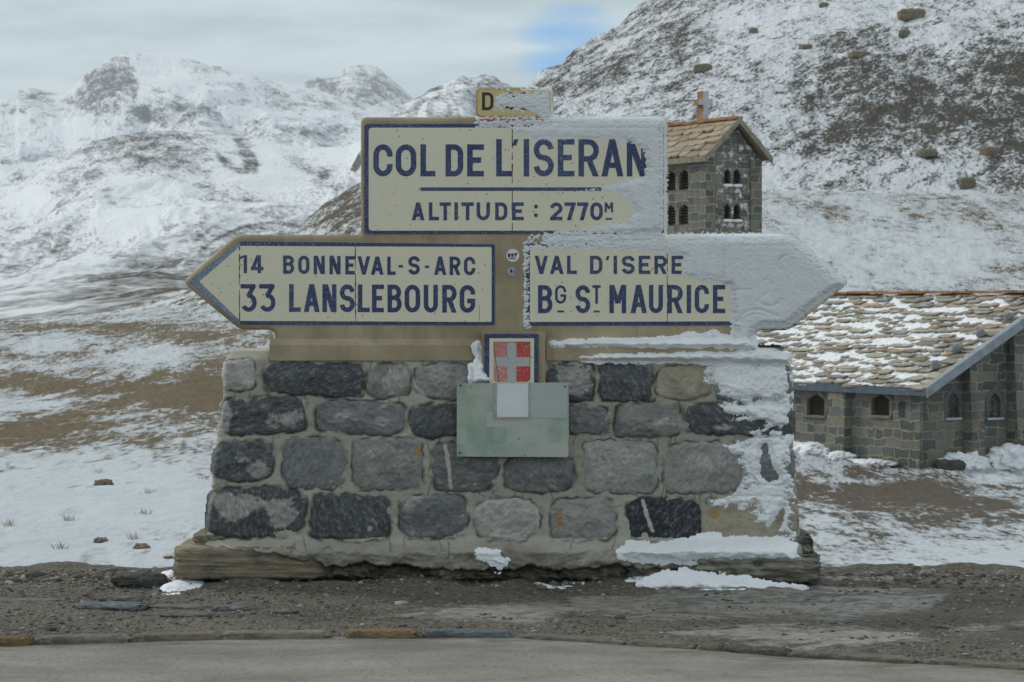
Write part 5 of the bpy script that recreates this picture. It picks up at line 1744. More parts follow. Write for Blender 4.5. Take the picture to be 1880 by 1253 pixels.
KG = 'kerb stones along the road edge'
kerbs = [(-10, 60, (0.20, 0.135, 0.06), 'ochre kerb stone at the left edge of the picture'),
         (72, 240, (0.20, 0.19, 0.165), 'long grey kerb stone beside the ochre stone at the far left'),
         (246, 402, (0.215, 0.185, 0.135), 'grey kerb stone with a brown right end'),
         (406, 606, (0.25, 0.225, 0.175), 'pale beige long kerb stone below the left arrow'),
         (634, 762, (0.25, 0.18, 0.095), 'tan kerb stone left of the blue grey one'),
         (774, 936, (0.145, 0.165, 0.175), 'blue grey kerb stone in the middle of the road edge'),
         (960, 1150, (0.19, 0.178, 0.145), 'low buried kerb stone right of the blue grey one'),
         (1156, 1278, (0.19, 0.17, 0.13), 'brownish kerb stone below the pale slush'),
         (1284, 1326, (0.18, 0.155, 0.115), 'short brown kerb stone before the darkest one'),
         (1332, 1450, (0.105, 0.098, 0.078), 'darkest kerb stone, stained and damp'),
         (1456, 1682, (0.17, 0.16, 0.12), 'longest kerb stone on the right, partly under slush'),
         (1702, 1900, (0.185, 0.175, 0.135), 'grey kerb stone at the right edge of the picture')]
for i, (a, b, colr, lab) in enumerate(kerbs):
    d = 11.4
    for _ in range(6):
        xm = ((a + b) / 2 - CX) / F * d; d = float(edge_y(np.array([xm]))[0]) + 0.035
    xm = ((a + b) / 2 - CX) / F * d
    dx = (b - a) / F * d
    s = (float(edge_y(np.array([xm + .05]))[0]) - float(edge_y(np.array([xm - .05]))[0])) / 0.1
    stone_thing('kerb_stone', 0, 0, dx / 2 * math.hypot(1, s) * 1.0, 0.055, 0.05, 700 + i, colr, lab, 'kerb stone', KG, math.atan(s), 0.44 if i < 6 else 0.49, 26, (xm, d, -0.034 if i < 6 else -0.042), p=6, amp=0.07, freq=9)

VG = 'flat stones half buried in the gravel'
flats = [(205, 1120, 66, 0.10, 0.014, (0.15, 0.165, 0.175), 'blue grey flat stone lying farthest left in the gravel'),
         (40, 1108, 90, 0.06, 0.010, (0.16, 0.16, 0.15), 'thin grey slab at the left edge of the gravel'),
         (228, 1108, 44, 0.06, 0.012, (0.155, 0.145, 0.13), 'small grey flat stone just above the blue grey one'),
         (335, 1117, 60, 0.06, 0.009, (0.175, 0.165, 0.145), 'long thin grey flat stone below the ochre slab'),
         (348, 1136, 50, 0.07, 0.014, (0.15, 0.15, 0.14), 'rounded grey flat stone nearest the kerb'),
         (428, 1122, 40, 0.07, 0.013, (0.15, 0.155, 0.155), 'grey flat stone with a pointed right end'),
         (520, 1129, 26, 0.04, 0.008, (0.17, 0.165, 0.155), 'smallest flat stone, right of the others')]
for i, (px, py, hw, hy, hz, colr, lab) in enumerate(flats):
    Y = F * EYE / (py - HY)
    stone_thing('flat_stone', px, py, hw / F * Y, hy, hz * 1.6, 740 + i, colr, lab, 'stone', VG, 0.1 * math.sin(i * 3), 0.40, 22, p=2.6, amp=0.13, freq=4)

rk = stone_thing('slate_rock', 256, 1080, 0.145, 0.09, 0.045, 761, (0.075, 0.078, 0.066), 'dark slate rock lying at the left foot of the plinth', 'rock', None, 0.15, 0.12, 24, p=3.2, amp=0.10, strata=0.12, freq=3)
SG = 'small stones on the gravel'
for i, (px, py, s, colr, lab) in enumerate([(388, 1067, .022, (.26, .20, .13), 'tan pebble by the foot of the ochre slab'), (408, 1091, .030, (.15, .145, .135), 'grey cobble below the ochre slab'), (1437, 1072, .026, (.30, .29, .27), 'pale pebble right of the dark foot slab'), (1650, 1070, .032, (.22, .21, .20), 'grey cobble on the gravel at the right'), (1700, 1062, .045, (.33, .32, .30), 'pale flat cobble on the right gravel edge'), (752, 1138, .02, (.3, .29, .27), 'pale pebble at the left tip of the slush'), (1066, 1134, .018, (.25, .12, .06), 'rust brown pebble on the slush')]):
    stone_thing('cobble', px, py, s, s * .8, s * .55, 770 + i, colr, lab, 'stone', SG, i, 0.2, 10, p=2.3)

# stones and tufts standing out of the snow on the left
RG = 'stones in the snow left of the plinth'
for i, (px, py, s, colr, lab) in enumerate([(260, 1007, .07, (.18, .14, .095), 'brown stone in the snow nearest the plinth'), (200, 1044, .05, (.16, .16, .15), 'grey stone at the edge of the snow and gravel'), (185, 995, .07, (.17, .16, .14), 'snow capped grey stone left of the brown one'), (56, 962, .06, (.17, .115, .08), 'reddish stone among tufts at the far left'), (98, 980, .05, (.17, .14, .10), 'small tan stone'), (310, 1026, .04, (.15, .15, .14), 'small dark stone in the snow beside the ochre slab'), (190, 891, .13, (.15, .12, .08), 'long low stone on the upper snow')]):
    if i in (3, 4): continue
    colr = tuple(1.6 * q for q in colr)
    stone_thing('snow_stone', px, py, s * .75, s * .6, s * .38, 790 + i, colr, lab, 'stone', RG, i * .7, 0.42, 16, ground_hit(px, py), p=3.0, amp=0.22)

# boulders on the scree
BG = 'boulders on the hillside'
for i, (px, py, w_, h_, colr, lab) in enumerate([(1672, 24, 48, 20, (.15, .125, .08), 'largest boulder, high on the hill at the top of the picture'), (1512, 9, 18, 9, (.15, .125, .085), 'small boulder at the top edge left of the largest'), (1576, 100, 40, 13, (.16, .135, .095), 'long low boulder in the middle of the upper slope'), (1383, 56, 16, 12, (.15, .13, .09), 'small boulder high on the left of the slope'), (1478, 86, 24, 9, (.15, .13, .1), 'flat boulder left of the long low one'), (1775, 333, 34, 22, (.13, .115, .075), 'dark boulder at the foot of the hill'), (1812, 276, 28, 18, (.16, .13, .09), 'rounded boulder above the one at the hill foot'), (1290, 124, 34, 16, (.14, .12, .09), 'broad boulder above the bell tower'), (1660, 60, 22, 12, (.13, .12, .09), 'dark boulder just below the largest'), (1700, 280, 40, 14, (.13, .12, .09), 'low outcrop on the lower right slope')]):
    g = ground_hit(px, py + h_ * .4, 180)
    s = g[1] / F
    colr = tuple(1.7 * q for q in colr)
    stone_thing('boulder', px, py, w_ / 2 * s * .95, w_ / 2.4 * s, h_ / 2 * s * 1.15, 820 + i, colr, lab, 'boulder', BG, i * .9, 0.38, 20, (g[0], g[1] - 0.3, g[2]), p=3.6, amp=0.11, freq=3.2)


def build_tufts():
    V = []; Fc = []
    spots = [(265, 944, 14), (245, 990, 12), (112, 1008, 14), (272, 906, 12), (128, 957, 9), (180, 868, 14), (15, 966, 12), (372, 880, 12)]
    for (px, py, wd) in spots:
        g = ground_hit(px, py)
        s = g[1] / F
        for k in range(20):
            a = random.uniform(0, 6.28); r_ = random.uniform(0, 1) ** .6 * wd * s
            bx, by = g[0] + r_ * math.cos(a), g[1] + r_ * math.sin(a)
            hgt = random.uniform(.015, .07); ln = random.uniform(-.07, .07); wb = .0028
            b = len(V)
            V += [(bx - wb, by, g[2] - .02), (bx + wb, by, g[2] - .02), (bx + ln * .5 + wb * .6, by, g[2] + hgt * .6), (bx + ln * .5 - wb * .6, by, g[2] + hgt * .6), (bx + ln * 1.1, by + ln * .4, g[2] + hgt)]
            Fc += [(b, b + 1, b + 2), (b, b + 2, b + 3), (b + 3, b + 2, b + 4)]
    tag(link('grass', mesh_np('grass', np.array(V), np.array(Fc)), M_GRASS), 'dry grass tufts poking through the snow on the left', 'grass', kind='stuff')


build_tufts()

# ------------------------------------------------------------------ the chapel
CH_ANG = math.atan2(0.514, 0.857)
CHO = Vector(((1690 - CX) / F * 72.0, 72.0, -3.30))
CHAP = empty('chapel', CHO, CH_ANG)      # local x runs along the gable, local y along the nave, away from the camera
tag(CHAP, 'low stone mountain chapel with snowy slab roof and bell tower behind the sign', 'chapel')
SL = 0.53                                # roof slope
TR = 5.15                                # ridge distance from the side wall
ZE = 2.36                                # roof plane height at the side wall
LEN = 20.4


def wall_holes(mb, outer, holes, fn, depth_fn, uvs=(0, 0), inner_mi=0, mi=0):
    """flat wall with openings (2-D u,z) and their reveals"""
    loops = [outer] + holes
    flat = [p for l in loops for p in l]
    for tri in tessellate_polygon([[Vector((p[0], p[1], 0)) for p in l] for l in loops]):
        mb.face([fn(*flat[i]) for i in tri], mi, [(flat[i][0] + uvs[0], flat[i][1] + uvs[1]) for i in tri])
    for h in holes:
        n = len(h)
        for i in range(n):
            a, b = h[i], h[(i + 1) % n]
            mb.face([fn(*a), fn(*b), depth_fn(*b), depth_fn(*a)], inner_mi, [(a[0], a[1]), (b[0], b[1]), (b[0] + .1, b[1]), (a[0] + .1, a[1])])


def pent(u0, u1, z0, zs, zt):
    return [(u0, z0), (u1, z0), (u1, zs), ((u0 + u1) / 2, zt), (u0, zs)]


def lancet(u0, u1, z0, zs, zt):
    w_ = u1 - u0
    return [(u0, z0), (u1, z0), (u1, zs), (u1 - w_ * .12, zs + (zt - zs) * .45), ((u0 + u1) / 2, zt), (u0 + w_ * .12, zs + (zt - zs) * .45), (u0, zs)]


# photo column -> distance along the side wall / gable wall
def s_of(px):
    k = (px - CX) / F
    return (CHO.x - k * CHO.y) / (0.514 + k * 0.857)


def t_of(px):
    k = (px - CX) / F
    return (k * CHO.y - CHO.x) / (0.857 - k * 0.514)


def z_at(py, u, side):
    d = CHO.y + (u * 0.857 if side else u * 0.514)
    return EYE - (py - HY) / F * d - CHO.z


side_win = [(1482, 1515), (1600, 1634)]
S_END = 8.8
sw_holes = []
for (a, b) in side_win:
    s0, s1 = s_of(b), s_of(a)
    sm = (s0 + s1) / 2
    z0 = z_at(763, sm, True); zt = z_at(722, sm, True)
    sw_holes.append(pent(s0, s1, z0, z0 + (zt - z0) * .72, zt))
mb = MB()
wall_holes(mb, [(0, -1.2), (S_END, -1.2), (S_END, ZE - .02), (0, ZE - .02)], sw_holes, lambda s, z: (0, s, z), lambda s, z: (.22, s, z))
mb.face([(0, S_END, -1.2), (2.2, S_END, -1.2), (2.2, S_END, ZE + 1.1), (0, S_END, ZE - .02)], 0, [(0, -1.2), (2.2, -1.2), (2.2, ZE + 1.1), (0, ZE)])
mb.face([(2.2, S_END, -1.2), (2.2, LEN, -1.2), (2.2, LEN, ZE + 2.1 * SL), (2.2, S_END, ZE + 2.1 * SL)], 0, [(0, -1.2), (12, -1.2), (12, 4), (0, 4)])
# far long side and far gable close the building
mb.face([(2 * TR, 0, -1.2), (2 * TR, LEN, -1.2), (2 * TR, LEN, ZE), (2 * TR, 0, ZE)], 0, [(0, -1.2), (LEN, -1.2), (LEN, ZE), (0, ZE)])
mb.face([(2.2, LEN, -1.2), (2 * TR, LEN, -1.2), (2 * TR, LEN, ZE), (TR, LEN, ZE + TR * SL), (2.2, LEN, ZE + 2.2 * SL)], 0, [(2.2, -1.2), (10, -1.2), (10, ZE), (5, 5), (2.2, 3.5)])
side = mb.build('side_wall', M_MASON, CHAP, weld=False)

gable_win = [(1739, 1761), (1815, 1837)]
gw_holes = []
for (a, b) in gable_win:
    t0, t1 = t_of(a), t_of(b); tm = (t0 + t1) / 2
    z0 = z_at(767, tm, False); zt = z_at(720, tm, False)
    gw_holes.append(pent(t0, t1, z0, z0 + (zt - z0) * .72, zt))
mb = MB()
wall_holes(mb, [(0, -1.2), (2 * TR, -1.2), (2 * TR, ZE - .02), (TR, ZE + TR * SL - .02), (0, ZE - .02)], gw_holes, lambda t, z: (t, 0, z), lambda t, z: (t, .18, z), (3.3, 1.7))
mb.build('gable_wall', M_MASON, CHAP, weld=False)


def shutter(name, h, fn, mat, parent, n=5):
    """chevron boarding in a pentagon opening"""
    (u0, z0), (u1, _), (_, zs), (um, zt), _ = h
    mb = MB()
    mb.face([fn(u, z, 0) for u, z in h], 1)
    hz = zs - z0
    st_ = (zt - z0) / (n + .4)
    for sgn, ua, ub in ((1, u0, um), (-1, u1, um)):
        for k in range(-2, n + 1):
            zb = z0 + k * st_
            rise = zt - zs
            q = [(ua, zb + .012), (ub - sgn * .012, zb + rise + .012), (ub - sgn * .012, zb + rise + st_ - .014), (ua, zb + st_ - .014)]
            q = [(u, min(max(z, z0 + .003), zs + (zt - zs) * abs((u - ua) / (ub - ua)) - .003)) for u, z in q]
            if max(p[1] for p in q) - min(p[1] for p in q) < .02: continue
            mb.face([fn(u, z, .02 + .002 * (k % 2)) for u, z in q], 0)
    return mb.build(name, [mat, M_DARKIN], parent, weld=False)


def window(h, fn, wood, surround_mat, snow_sill=False, lab=None, grow=0.16):
    """fn(u, z, out): out metres in front of the wall plane"""
    (u0, z0), (u1, _), (_, zs), (um, zt), _ = h
    mb = MB()
    outer = [(u0 - grow * .5, z0), (u1 + grow * .5, z0), (u1 + grow * .9, zs + .02), (um, zt + grow * 1.5), (u0 - grow * .9, zs + .02)]
    inner = [(u0 + .012, z0), (u1 - .012, z0), (u1 - .012, zs), (um, zt - .012), (u0 + .012, zs)]
    for i in range(1, 5):
        j = (i + 1) % 5
        if i == 0: continue
        mb.face([fn(*outer[i], .02), fn(*outer[j], .02), fn(*inner[j], .02), fn(*inner[i], .02)])
        mb.face([fn(*outer[i], .02), fn(*outer[j], .02), fn(*outer[j], -.02), fn(*outer[i], -.02)])
        mb.face([fn(*inner[i], .02), fn(*inner[j], .02), fn(*inner[j], -.12), fn(*inner[i], -.12)])
    o = mb.build('window', surround_mat, CHAP, weld=False)
    if lab: o['label'] = lab
    shutter('shutter', h, lambda u, z, q: fn(u, z, -.13 + q), wood, o)
    mb = MB()
    a = fn(u0 - .08, z0 - .07, .06); b = fn(u1 + .08, z0 - .002, -.05)
    mb.box([min(p, q) for p, q in zip(a, b)], [max(p, q) for p, q in zip(a, b)])
    mb.build('sill', M_RENDER if not snow_sill else M_RENDER_L, o)
    return o


for h in sw_holes: window(h, lambda u, z, q: (-q, u, z), M_WOOD, M_RENDER, lab='dark brown chevron shutter in a pale surround')
for h in gw_holes: window(h, lambda u, z, q: (u, -q, z), M_WOOD_RIME, M_RENDER_G, True, 'frosted chevron shutter in a grey surround')


def pier(name, axis, a0, a1, zt, out0, out1):
    """buttress along a wall, deeper at its foot; UVs in metres"""
    mb = MB()
    def P(a, o, z): return (-o, a, z) if axis == 's' else (a, -o, z)
    q = [P(a0, out0, -1.2), P(a1, out0, -1.2), P(a1, out1, zt), P(a0, out1, zt)]
    mb.face(q, 0, [(a0 + .2, -1.2), (a1 + .2, -1.2), (a1 + .2, zt), (a0 + .2, zt)])
    for a in (a0, a1):
        mb.face([P(a, out0, -1.2), P(a, -.05, -1.2), P(a, -.05, zt), P(a, out1, zt)], 0, [(out0, -1.1), (0, -1.1), (0, zt), (out1, zt)])
    mb.face([P(a0, out1, zt), P(a1, out1, zt), P(a1, -.05, zt + .03), P(a0, -.05, zt + .03)], 0, [(a0, 0), (a1, 0), (a1, .3), (a0, .3)])
    return mb.build(name, M_MASON, CHAP, weld=False)


pier('buttress', 's', s_of(1563), s_of(1531), ZE - .10, 0.36, 0.24)
pier('buttress', 's', -0.05, 0.62, ZE - .10, 0.10, 0.05)
pier('buttress', 't', t_of(1768), t_of(1790), ZE + t_of(1775) * SL - .18, 0.55, 0.30)
pier('buttress', 't', t_of(1848), t_of(1872), ZE + t_of(1855) * SL - .18, 0.60, 0.32)

mb = MB()
sa, sb = s_of(1674), s_of(1651)
mb.box((-.03, sa, z_at(766, sa, True)), (.01, sb, z_at(739, sa, True)))
mb.build('wall_plaque', M_SLATE, CHAP)


def roof_tiles(mb, s0, s1, t0, t1, plane, rows, wmin, wmax, thick, tilt, rnd, mi=0, jit=.06):
    """irregular stone slabs laid in courses; plane(t) is the height of the roof"""
    dt = (t1 - t0) / rows
    for r_ in range(rows):
        t = t0 + r_ * dt - .03
        s = s0 - rnd.uniform(0, .3)
        while s < s1:
            w_ = rnd.uniform(wmin, wmax)
            a, b = max(s, s0 - .05), min(s + w_, s1 + .05)
            if b - a > .08:
                ln = dt * rnd.uniform(1.25, 1.6); th = thick * rnd.uniform(.7, 1.5); lift = tilt * rnd.uniform(.6, 1.5)
                n = 7; fr = []; bk = []
                tl = t - rnd.uniform(-jit, jit)
                for i in range(n + 1):
                    u = a + (b - a) * i / n
                    arcv = -math.sin(math.pi * i / n) ** .6 * dt * .22
                    fr.append((u + rnd.uniform(-.012, .012), tl + arcv + dt * .2 + rnd.uniform(-.015, .015)))
                top = [(x, y, plane(y) + lift + th) for x, y in fr]
                bot = [(x, y + .01, plane(y) + lift - .0) for x, y in fr]
                e0, e1 = (b - .02, tl + ln), (a + .02, tl + ln)
                ends = [(e0[0], e0[1], plane(e0[1]) + th * .25), (e1[0], e1[1], plane(e1[1]) + th * .25)]
                T_ = lambda p: (p[1], p[0], p[2])
                mb.face([T_(p) for p in top] + [T_(p) for p in ends], mi)
                for i in range(n):
                    mb.face([T_(top[i]), T_(bot[i]), T_(bot[i + 1]), T_(top[i + 1])], mi)
                mb.face([T_(top[0]), T_(ends[1]), T_(bot[0])], mi); mb.face([T_(top[-1]), T_(bot[-1]), T_(ends[0])], mi)
            s += w_ + rnd.uniform(0, .02)


def build_nave_roof():
    rnd = random.Random(5)
    plane = lambda t: ZE + SL * t + .10
    mb = MB()
    # boarding
    for (s0, s1, t0) in ((-.58, S_END, -.15), (S_END, LEN + .4, 1.95)):
        mb.face([(t0, s0, plane(t0) - .1), (t0, s1, plane(t0) - .1), (TR, s1, plane(TR) - .1), (TR, s0, plane(TR) - .1)], 1)
    mb.face([(TR, -.58, plane(TR) - .02), (TR, LEN + .4, plane(TR) - .02), (2 * TR + .3, LEN + .4, plane(-.3) - .02), (2 * TR + .3, -.58, plane(-.3) - .02)], 1)
    roof_tiles(mb, -.58, S_END, -.15, TR, plane, 17, .38, 1.15, .034, .075, rnd, 0, .19)
    roof_tiles(mb, S_END, LEN + .4, 1.95, TR, plane, 10, .38, 1.15, .034, .075, rnd, 0, .19)
    o = mb.build('roof', [M_LAUZE, M_TRIM], CHAP, weld=False)
    # snow caught between the slabs: deeper towards the far end
    ss = np.arange(-.5, LEN + .3, .05); tt = np.arange(-.12, TR, .045)
    S, T = np.meshgrid(ss, tt)
    far = sstep(0.0, 5.5, S + .25 * T)
    h = .026 + .030 * far + 0.016 * fbm(S * .7, T * 1.2, 3, 901, .6) + .040 * fbm(S * 3.6, T * 5.0, 4, 905, .65) - .05 * (1 - sstep(-.3, 1.2, S)) - .03 * sstep(3.9, 5.1, T)
    Z = ZE + SL * T + .10 + h
    keep = ~((S > S_END - .03) & (T < 1.98))
    # gather only where it is thick enough to show
    grid_obj('roof_snow', np.stack([T, S, Z], -1), M_SNOW, o, keep=keep & (h > -.05), flip=True)
    # ridge slabs
    mb = MB(); s = -.6
    while s < LEN + .3:
        w_ = rnd.uniform(.5, 1.1); z = plane(TR) + .06 + rnd.uniform(0, .04)
        mb.box((TR - .20, s, z), (TR + .22, s + w_ - .02, z + .075)); s += w_
    mb.build('ridge', M_RIDGE, o)
    # gutter along the eave, metal verge up the gable
    mb = MB(); mb.box((-.30, -.62, ZE - .16), (-.15, S_END, ZE + .06)); mb.box((-.31, -.62, ZE + .045), (-.14, S_END, ZE + .075))
    mb.box((1.80, S_END + .02, ZE + 1.9 * SL - .12), (1.94, LEN, ZE + 1.9 * SL + .08))
    mb.build('gutter', M_ZINC, CHAP)
    mb = MB()
    n = 1
    pa = [(-.30, ZE - .20), (TR + .02, ZE + SL * (TR + .3) - .16)]
    for (y0, y1, dz0, dz1) in ((-.66, -.60, 0, .26), (-.66, -.40, .26, .30)):
        a, b = pa
        c = [(a[0], y0, a[1] + dz0), (b[0], y0, b[1] + dz0), (b[0], y0, b[1] + dz1), (a[0], y0, a[1] + dz1)]
        d = [(p[0], y1, p[2]) for p in c]
        mb.face(c); mb.face(d[::-1])
        for i in range(4):
            j = (i + 1) % 4; mb.face([c[i], d[i], d[j], c[j]])
    mb.build('verge_board', M_ZINC_L, CHAP)
    # soffit closes the overhang
    mb = MB()
    mb.face([(-.28, -.62, ZE - .14), (TR, -.62, ZE + SL * (TR + .28) - .14), (TR, .02, ZE + SL * (TR + .28) - .14), (-.28, .02, ZE - .14)])
    mb.build('soffit', M_TRIM, CHAP)
    # stones set on the slabs near the verge
    for i, (px, py) in enumerate(((1718, 672), (1757, 642), (1801, 615), (1851, 583))):
        best = None
        for s in np.linspace(-.5, 3, 60):
            for t in np.linspace(0, TR, 60):
                X = CHO.x + .857 * t - .514 * s; Y = CHO.y + .514 * t + .857 * s; Z = CHO.z + plane(t) + .15
                e = (CX + F * X / Y - px) ** 2 + (HY - (Z - EYE) * F / Y - py) ** 2
                if best is None or e < best[0]: best = (e, s, t)
        _, s, t = best
        q = link('roof_stone', rock_mesh('roof_stone', (.14, .13, .14), 930 + i, n=10, p=2.6, amp=.12), M_ROCK, o, True)
        q.location = (t, s, plane(t) + .17); q.color = (.34, .345, .35, 1)


build_nave_roof()

# ---- bell tower
TS0, TT0, TW, TL = 16.3, 3.91, 2.30, 4.0
TZE = 10.30; TZR = 11.62
tw_holes_l = []; tw_holes_r = []
mb = MB()
for (z0, zt) in ((9.15, 9.90), (7.86, 8.62)):
    for (a, b) in ((1.22, 1.86), (2.08, 2.72)): tw_holes_l.append(lancet(a, b, z0, z0 + (zt - z0) * .72, zt))
    for (a, b) in ((.72, 1.02), (1.14, 1.46)): tw_holes_r.append(lancet(a, b, z0 + .10, z0 + .1 + (zt - z0 - .1) * .7, zt))
zb = 1.0
wall_holes(mb, [(0, zb), (TL, zb), (TL, TZE), (0, TZE)], tw_holes_l, lambda s, z: (TT0, TS0 + s, z), lambda s, z: (TT0 + .22, TS0 + s, z), (.3, .1))
wall_holes(mb, [(0, zb), (TW, zb), (TW, TZE), (TW / 2, TZR - .1), (0, TZE)], tw_holes_r, lambda t, z: (TT0 + t, TS0, z), lambda t, z: (TT0 + t, TS0 + .22, z), (5.3, .1), 0, 1)
mb.face([(TT0 + TW, TS0, zb), (TT0 + TW, TS0 + TL, zb), (TT0 + TW, TS0 + TL, TZE), (TT0 + TW, TS0, TZE)], 0, [(0, 0), (4, 0), (4, 9), (0, 9)])
mb.face([(TT0, TS0 + TL, zb), (TT0 + TW, TS0 + TL, zb), (TT0 + TW, TS0 + TL, TZE), (TT0 + TW / 2, TS0 + TL, TZR - .1), (TT0, TS0 + TL, TZE)], 0, [(0, 0), (2.3, 0), (2.3, 9), (1.1, 10), (0, 9)])
tower = mb.build('bell_tower', [M_MASON, M_MASON_RIME], CHAP, weld=False)


def tower_pier(s0, s1, t0, t1, z1):
    m2 = MB()
    x0, x1 = TT0 + t0, TT0 + t1; y0, y1 = TS0 + s0, TS0 + s1
    m2.face([(x0, y0, zb), (x0, y1, zb), (x0, y1, z1), (x0, y0, z1)], 0, [(s0, zb), (s1, zb), (s1, z1), (s0, z1)])
    m2.face([(x0, y0, zb), (x1, y0, zb), (x1, y0, z1), (x0, y0, z1)], 0, [(7 + t0, zb), (7 + t1, zb), (7 + t1, z1), (7 + t0, z1)])
    m2.face([(x1, y0, zb), (x1, y1, zb), (x1, y1, z1), (x1, y0, z1)], 0, [(s0, zb), (s1, zb), (s1, z1), (s0, z1)])
    m2.face([(x0, y1, zb), (x1, y1, zb), (x1, y1, z1), (x0, y1, z1)], 0, [(t0, zb), (t1, zb), (t1, z1), (t0, z1)])
    m2.face([(x0, y0, z1), (x1, y0, z1), (x1, y1, z1), (x0, y1, z1)], 0, [(0, 0), (1, 0), (1, 1), (0, 1)])
    m2.build('corner_pier', M_MASON, tower, weld=False)


tower_pier(-.06, 1.06, -.14, .30, TZE - .02)
tower_pier(3.0, 4.06, -.14, .30, TZE - .02)
tower_pier(-.08, .30, TW - .42, TW + .08, TZE - .05)


def louvre_window(h, fn, lab, mat):
    (u0, z0), (u1, _), (_, zs) = h[0], h[1], h[2]
    zt = max(p[1] for p in h)
    m2 = MB()
    m2.face([fn(u, z, -.20) for u, z in h], 1)
    k = 0; z = z0 + .04
    while z < zt - .07:
        hw = (u1 - u0) / 2 - .015 if z < zs else (u1 - u0) / 2 * max(.15, (zt - z) / (zt - zs)) - .01
        um = (u0 + u1) / 2
        m2.face([fn(um - hw, z, -.08), fn(um + hw, z, -.08), fn(um + hw, z + .06, -.17), fn(um - hw, z + .06, -.17)], 0)
        m2.face([fn(um - hw, z - .018, -.08), fn(um + hw, z - .018, -.08), fn(um + hw, z, -.08), fn(um - hw, z, -.08)], 0)
        z += .105
    o = m2.build('window', [mat, M_DARKIN], tower, weld=False)
    return o


for h in tw_holes_l: louvre_window(h, lambda u, z, q: (TT0 - q, TS0 + u, z), '', M_WOOD)
for h in tw_holes_r: louvre_window(h, lambda u, z, q: (TT0 + u, TS0 - q, z), '', M_WOOD)
# smooth cement panels round the left-hand openings, snow on the right-hand sills
m2 = MB()
for (z0, z1) in ((9.90, 10.28),):
    m2.box((TT0 - .02, TS0 + 1.08, z0 + .02), (TT0 + .05, TS0 + 2.98, z1))
m2.build('cement_panel', M_RENDER, tower)
for h in tw_holes_r:
    (u0, z0), (u1, _) = h[0], h[1]
    q = link('sill_snow', rock_mesh('sill_snow', ((u1 - u0) / 2 + .06, .12, .06), 955 + len(bpy.data.objects) % 7, n=10, p=2.4, amp=.15), M_SNOW, tower, True)
    q.location = (TT0 + (u0 + u1) / 2, TS0 - .02, z0 + .02)


def build_tower_roof():
    rnd = random.Random(9)
    half = TW / 2 + .34; xm = TT0 + TW / 2
    sl = (TZR - TZE + .1) / half
    z0 = TZE - .08
    mb = MB(); y0, y1 = TS0 - .35, TS0 + TL + .35
    pl_ = lambda t: z0 + sl * (t - (xm - half))
    tmp = MB()
    roof_tiles(tmp, y0, y1, xm - half, xm, lambda t: pl_(t) + .05, 6, .42, .95, .05, .05, rnd, 0, .04)
    mb = tmp
    mir = [(2 * xm - p[0], p[1], p[2]) for p in tmp.v]
    base = len(tmp.v); nf = len(tmp.f)
    mb.v += mir
    for i in range(nf):
        mb.f.append([k + base for k in tmp.f[i]][::-1]); mb.mi.append(0); mb.uv.append(None)
    mb.face([(xm - half, y0, z0), (xm - half, y1, z0), (xm, y1, pl_(xm)), (xm, y0, pl_(xm))], 1)
    mb.face([(xm + half, y0, z0), (xm + half, y1, z0), (xm, y1, pl_(xm)), (xm, y0, pl_(xm))], 1)
    o = mb.build('roof', [M_LAUZE_T, M_TRIM], tower, weld=False)
    # barge boards and eave board
    for sg in (-1, 1):
        m3 = MB()
        a = (xm + sg * half, z0 - .12); b = (xm, pl_(xm) - .12)
        for yy in ((y0 - .05, y0 + .02),):
            c = [(a[0], yy[0], a[1]), (b[0], yy[0], b[1]), (b[0], yy[0], b[1] + .24), (a[0], yy[0], a[1] + .24)]
            d = [(p[0], yy[1], p[2]) for p in c]
            m3.face(c); m3.face(d[::-1])
            for i in range(4):
                j = (i + 1) % 4; m3.face([c[i], d[i], d[j], c[j]])
        m3.build('barge_board', M_TRIM, tower)
    m3 = MB(); m3.box((xm - half - .03, y0, z0 - .12), (xm - half + .03, y1, z0 + .08)); m3.box((xm - half, y0, z0 - .13), (TT0, y1, z0 - .10))
    m3.build('eave_board', M_TRIM, tower)
    m3 = MB(); s = y0
    while s < y1 - .1:
        w_ = min(rnd.uniform(.4, .7), y1 - s); z = pl_(xm) + .03 + rnd.uniform(0, .03)
        m3.box((xm - .16, s, z), (xm + .16, s + w_ - .015, z + .10)); s += w_
    m3.build('ridge', M_RIDGE, tower)
    # stone cross on the ridge, standing across it; the weather side is rimed grey
    cy = TS0 + 1.95; zc = pl_(xm) + .10
    m3 = MB()
    m3.box((xm - .11, cy - .19, zc - .1), (xm + .11, cy + .19, zc + 1.12), 0)
    m3.box((xm - .30, cy - .189, zc + .60), (xm - .11, cy + .189, zc + .82), 0)
    m3.box((xm + .11, cy - .189, zc + .60), (xm + .30, cy + .189, zc + .82), 0)
    m3.build('cross', M_TERRA, tower)
    m4 = MB()
    m4.box((xm - .105, cy - .225, zc), (xm + .115, cy - .191, zc + 1.12)); m4.box((xm - .295, cy - .224, zc + .605), (xm - .105, cy - .191, zc + .825)); m4.box((xm + .115, cy - .224, zc + .605), (xm + .305, cy - .191, zc + .825))
    m4.build('cross_rime', M_RENDER_L, tower)


build_tower_roof()

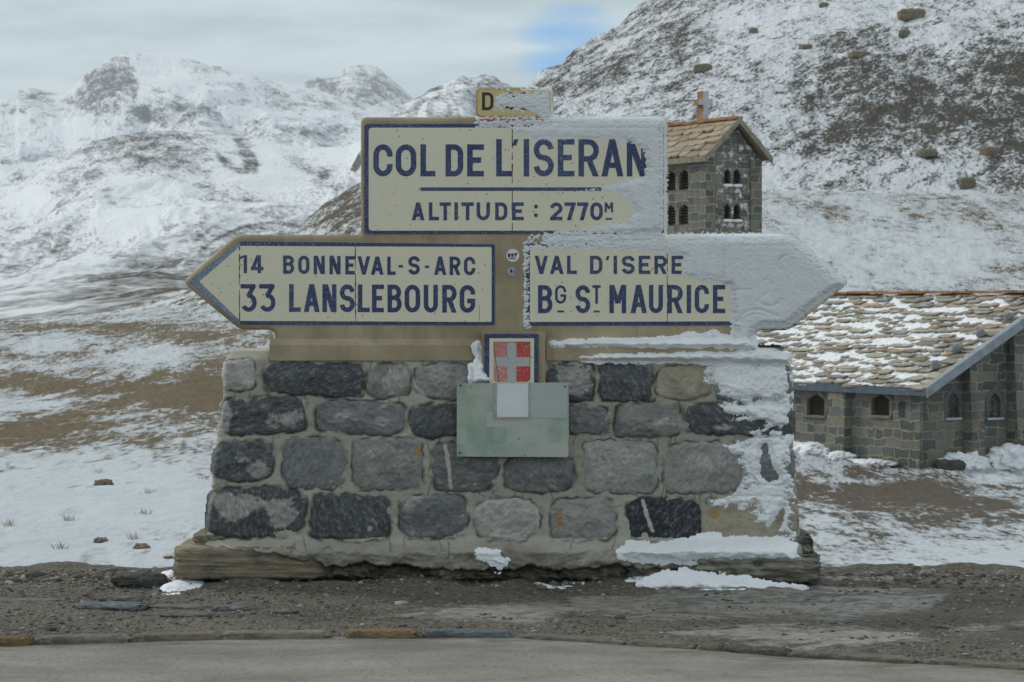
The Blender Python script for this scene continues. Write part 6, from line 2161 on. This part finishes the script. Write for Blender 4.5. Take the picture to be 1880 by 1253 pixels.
# snow banked against the chapel walls
def drift(px, py, hx, hy, hz, seed, lab):
    g = ground_hit(px, py, 40)
    o = link('snow_drift', rock_mesh('snow_drift', (hx, hy, hz), seed, n=26, p=2.0, amp=.22, freq=3.4), M_SNOW, None, True)
    o.location = (g[0], g[1], g[2]); o.rotation_euler = (0, 0, CH_ANG)
    tag(o, lab, 'snow', kind='stuff')


def at_wall(t, s): return (CHO.x + .857 * t - .514 * s, CHO.y + .514 * t + .857 * s)


for i, (t, s, hx, hy, hz, lab) in enumerate([(1.35, -.35, .9, .6, .50, 'snow bank heaped against the gable wall between its first buttresses'), (3.5, -.4, 1.4, .7, .58, 'snow bank against the gable wall at the right edge of the picture'), (-.45, 1.7, .45, .9, .12, 'low snow along the foot of the side wall by the corner'), (-.45, 5.2, .5, 1.5, .28, 'snow along the foot of the side wall beside the plinth'), (-.5, 3.1, .4, .5, .18, 'snow heap in the corner of the side wall buttress')]):
    x, y = at_wall(t, s)
    z = float(ground_z(np.array([CX + F * x / y]), np.array([y]))[0])
    o = link('snow_drift', rock_mesh('snow_drift', (hx, hy, hz), 960 + i, n=26, p=2.0, amp=.20, freq=3.6), M_SNOW, None, True)
    o.location = (x, y, z - .02); o.rotation_euler = (0, 0, CH_ANG)
    tag(o, lab, 'snow', kind='stuff')
for i, (px, py, s, lab) in enumerate([(1745, 862, .45, 'dark grey block lying before the chapel corner'), (1856, 852, .32, 'smaller dark block in the snow before the gable'), (1480, 1000, .0, '')]):
    if not s: continue
    g = ground_hit(px, py, 40)
    stone_thing('fallen_block', px, py, s, s * .7, s * .42, 980 + i, (.085, .09, .085), lab, 'stone', 'blocks before the chapel', .3 * i, .25, 12, g, p=4)

# ------------------------------------------------------------------ air
mt = bpy.data.materials.new('mountain haze'); mt.use_nodes = True
t = NT(mt.node_tree)
vol = t.n('ShaderNodeVolumePrincipled', {'Color': (0.95, 0.975, 1.0, 1), 'Density': 0.000058, 'Anisotropy': 0.0})
t.n('ShaderNodeOutputMaterial', {'Volume': vol.outputs[0]})
mb = MB(); mb.box((-7800, -400, -15.2), (4200, 8150, 760))
tag(mb.build('haze', mt), 'thin mountain haze', 'haze', kind='stuff')
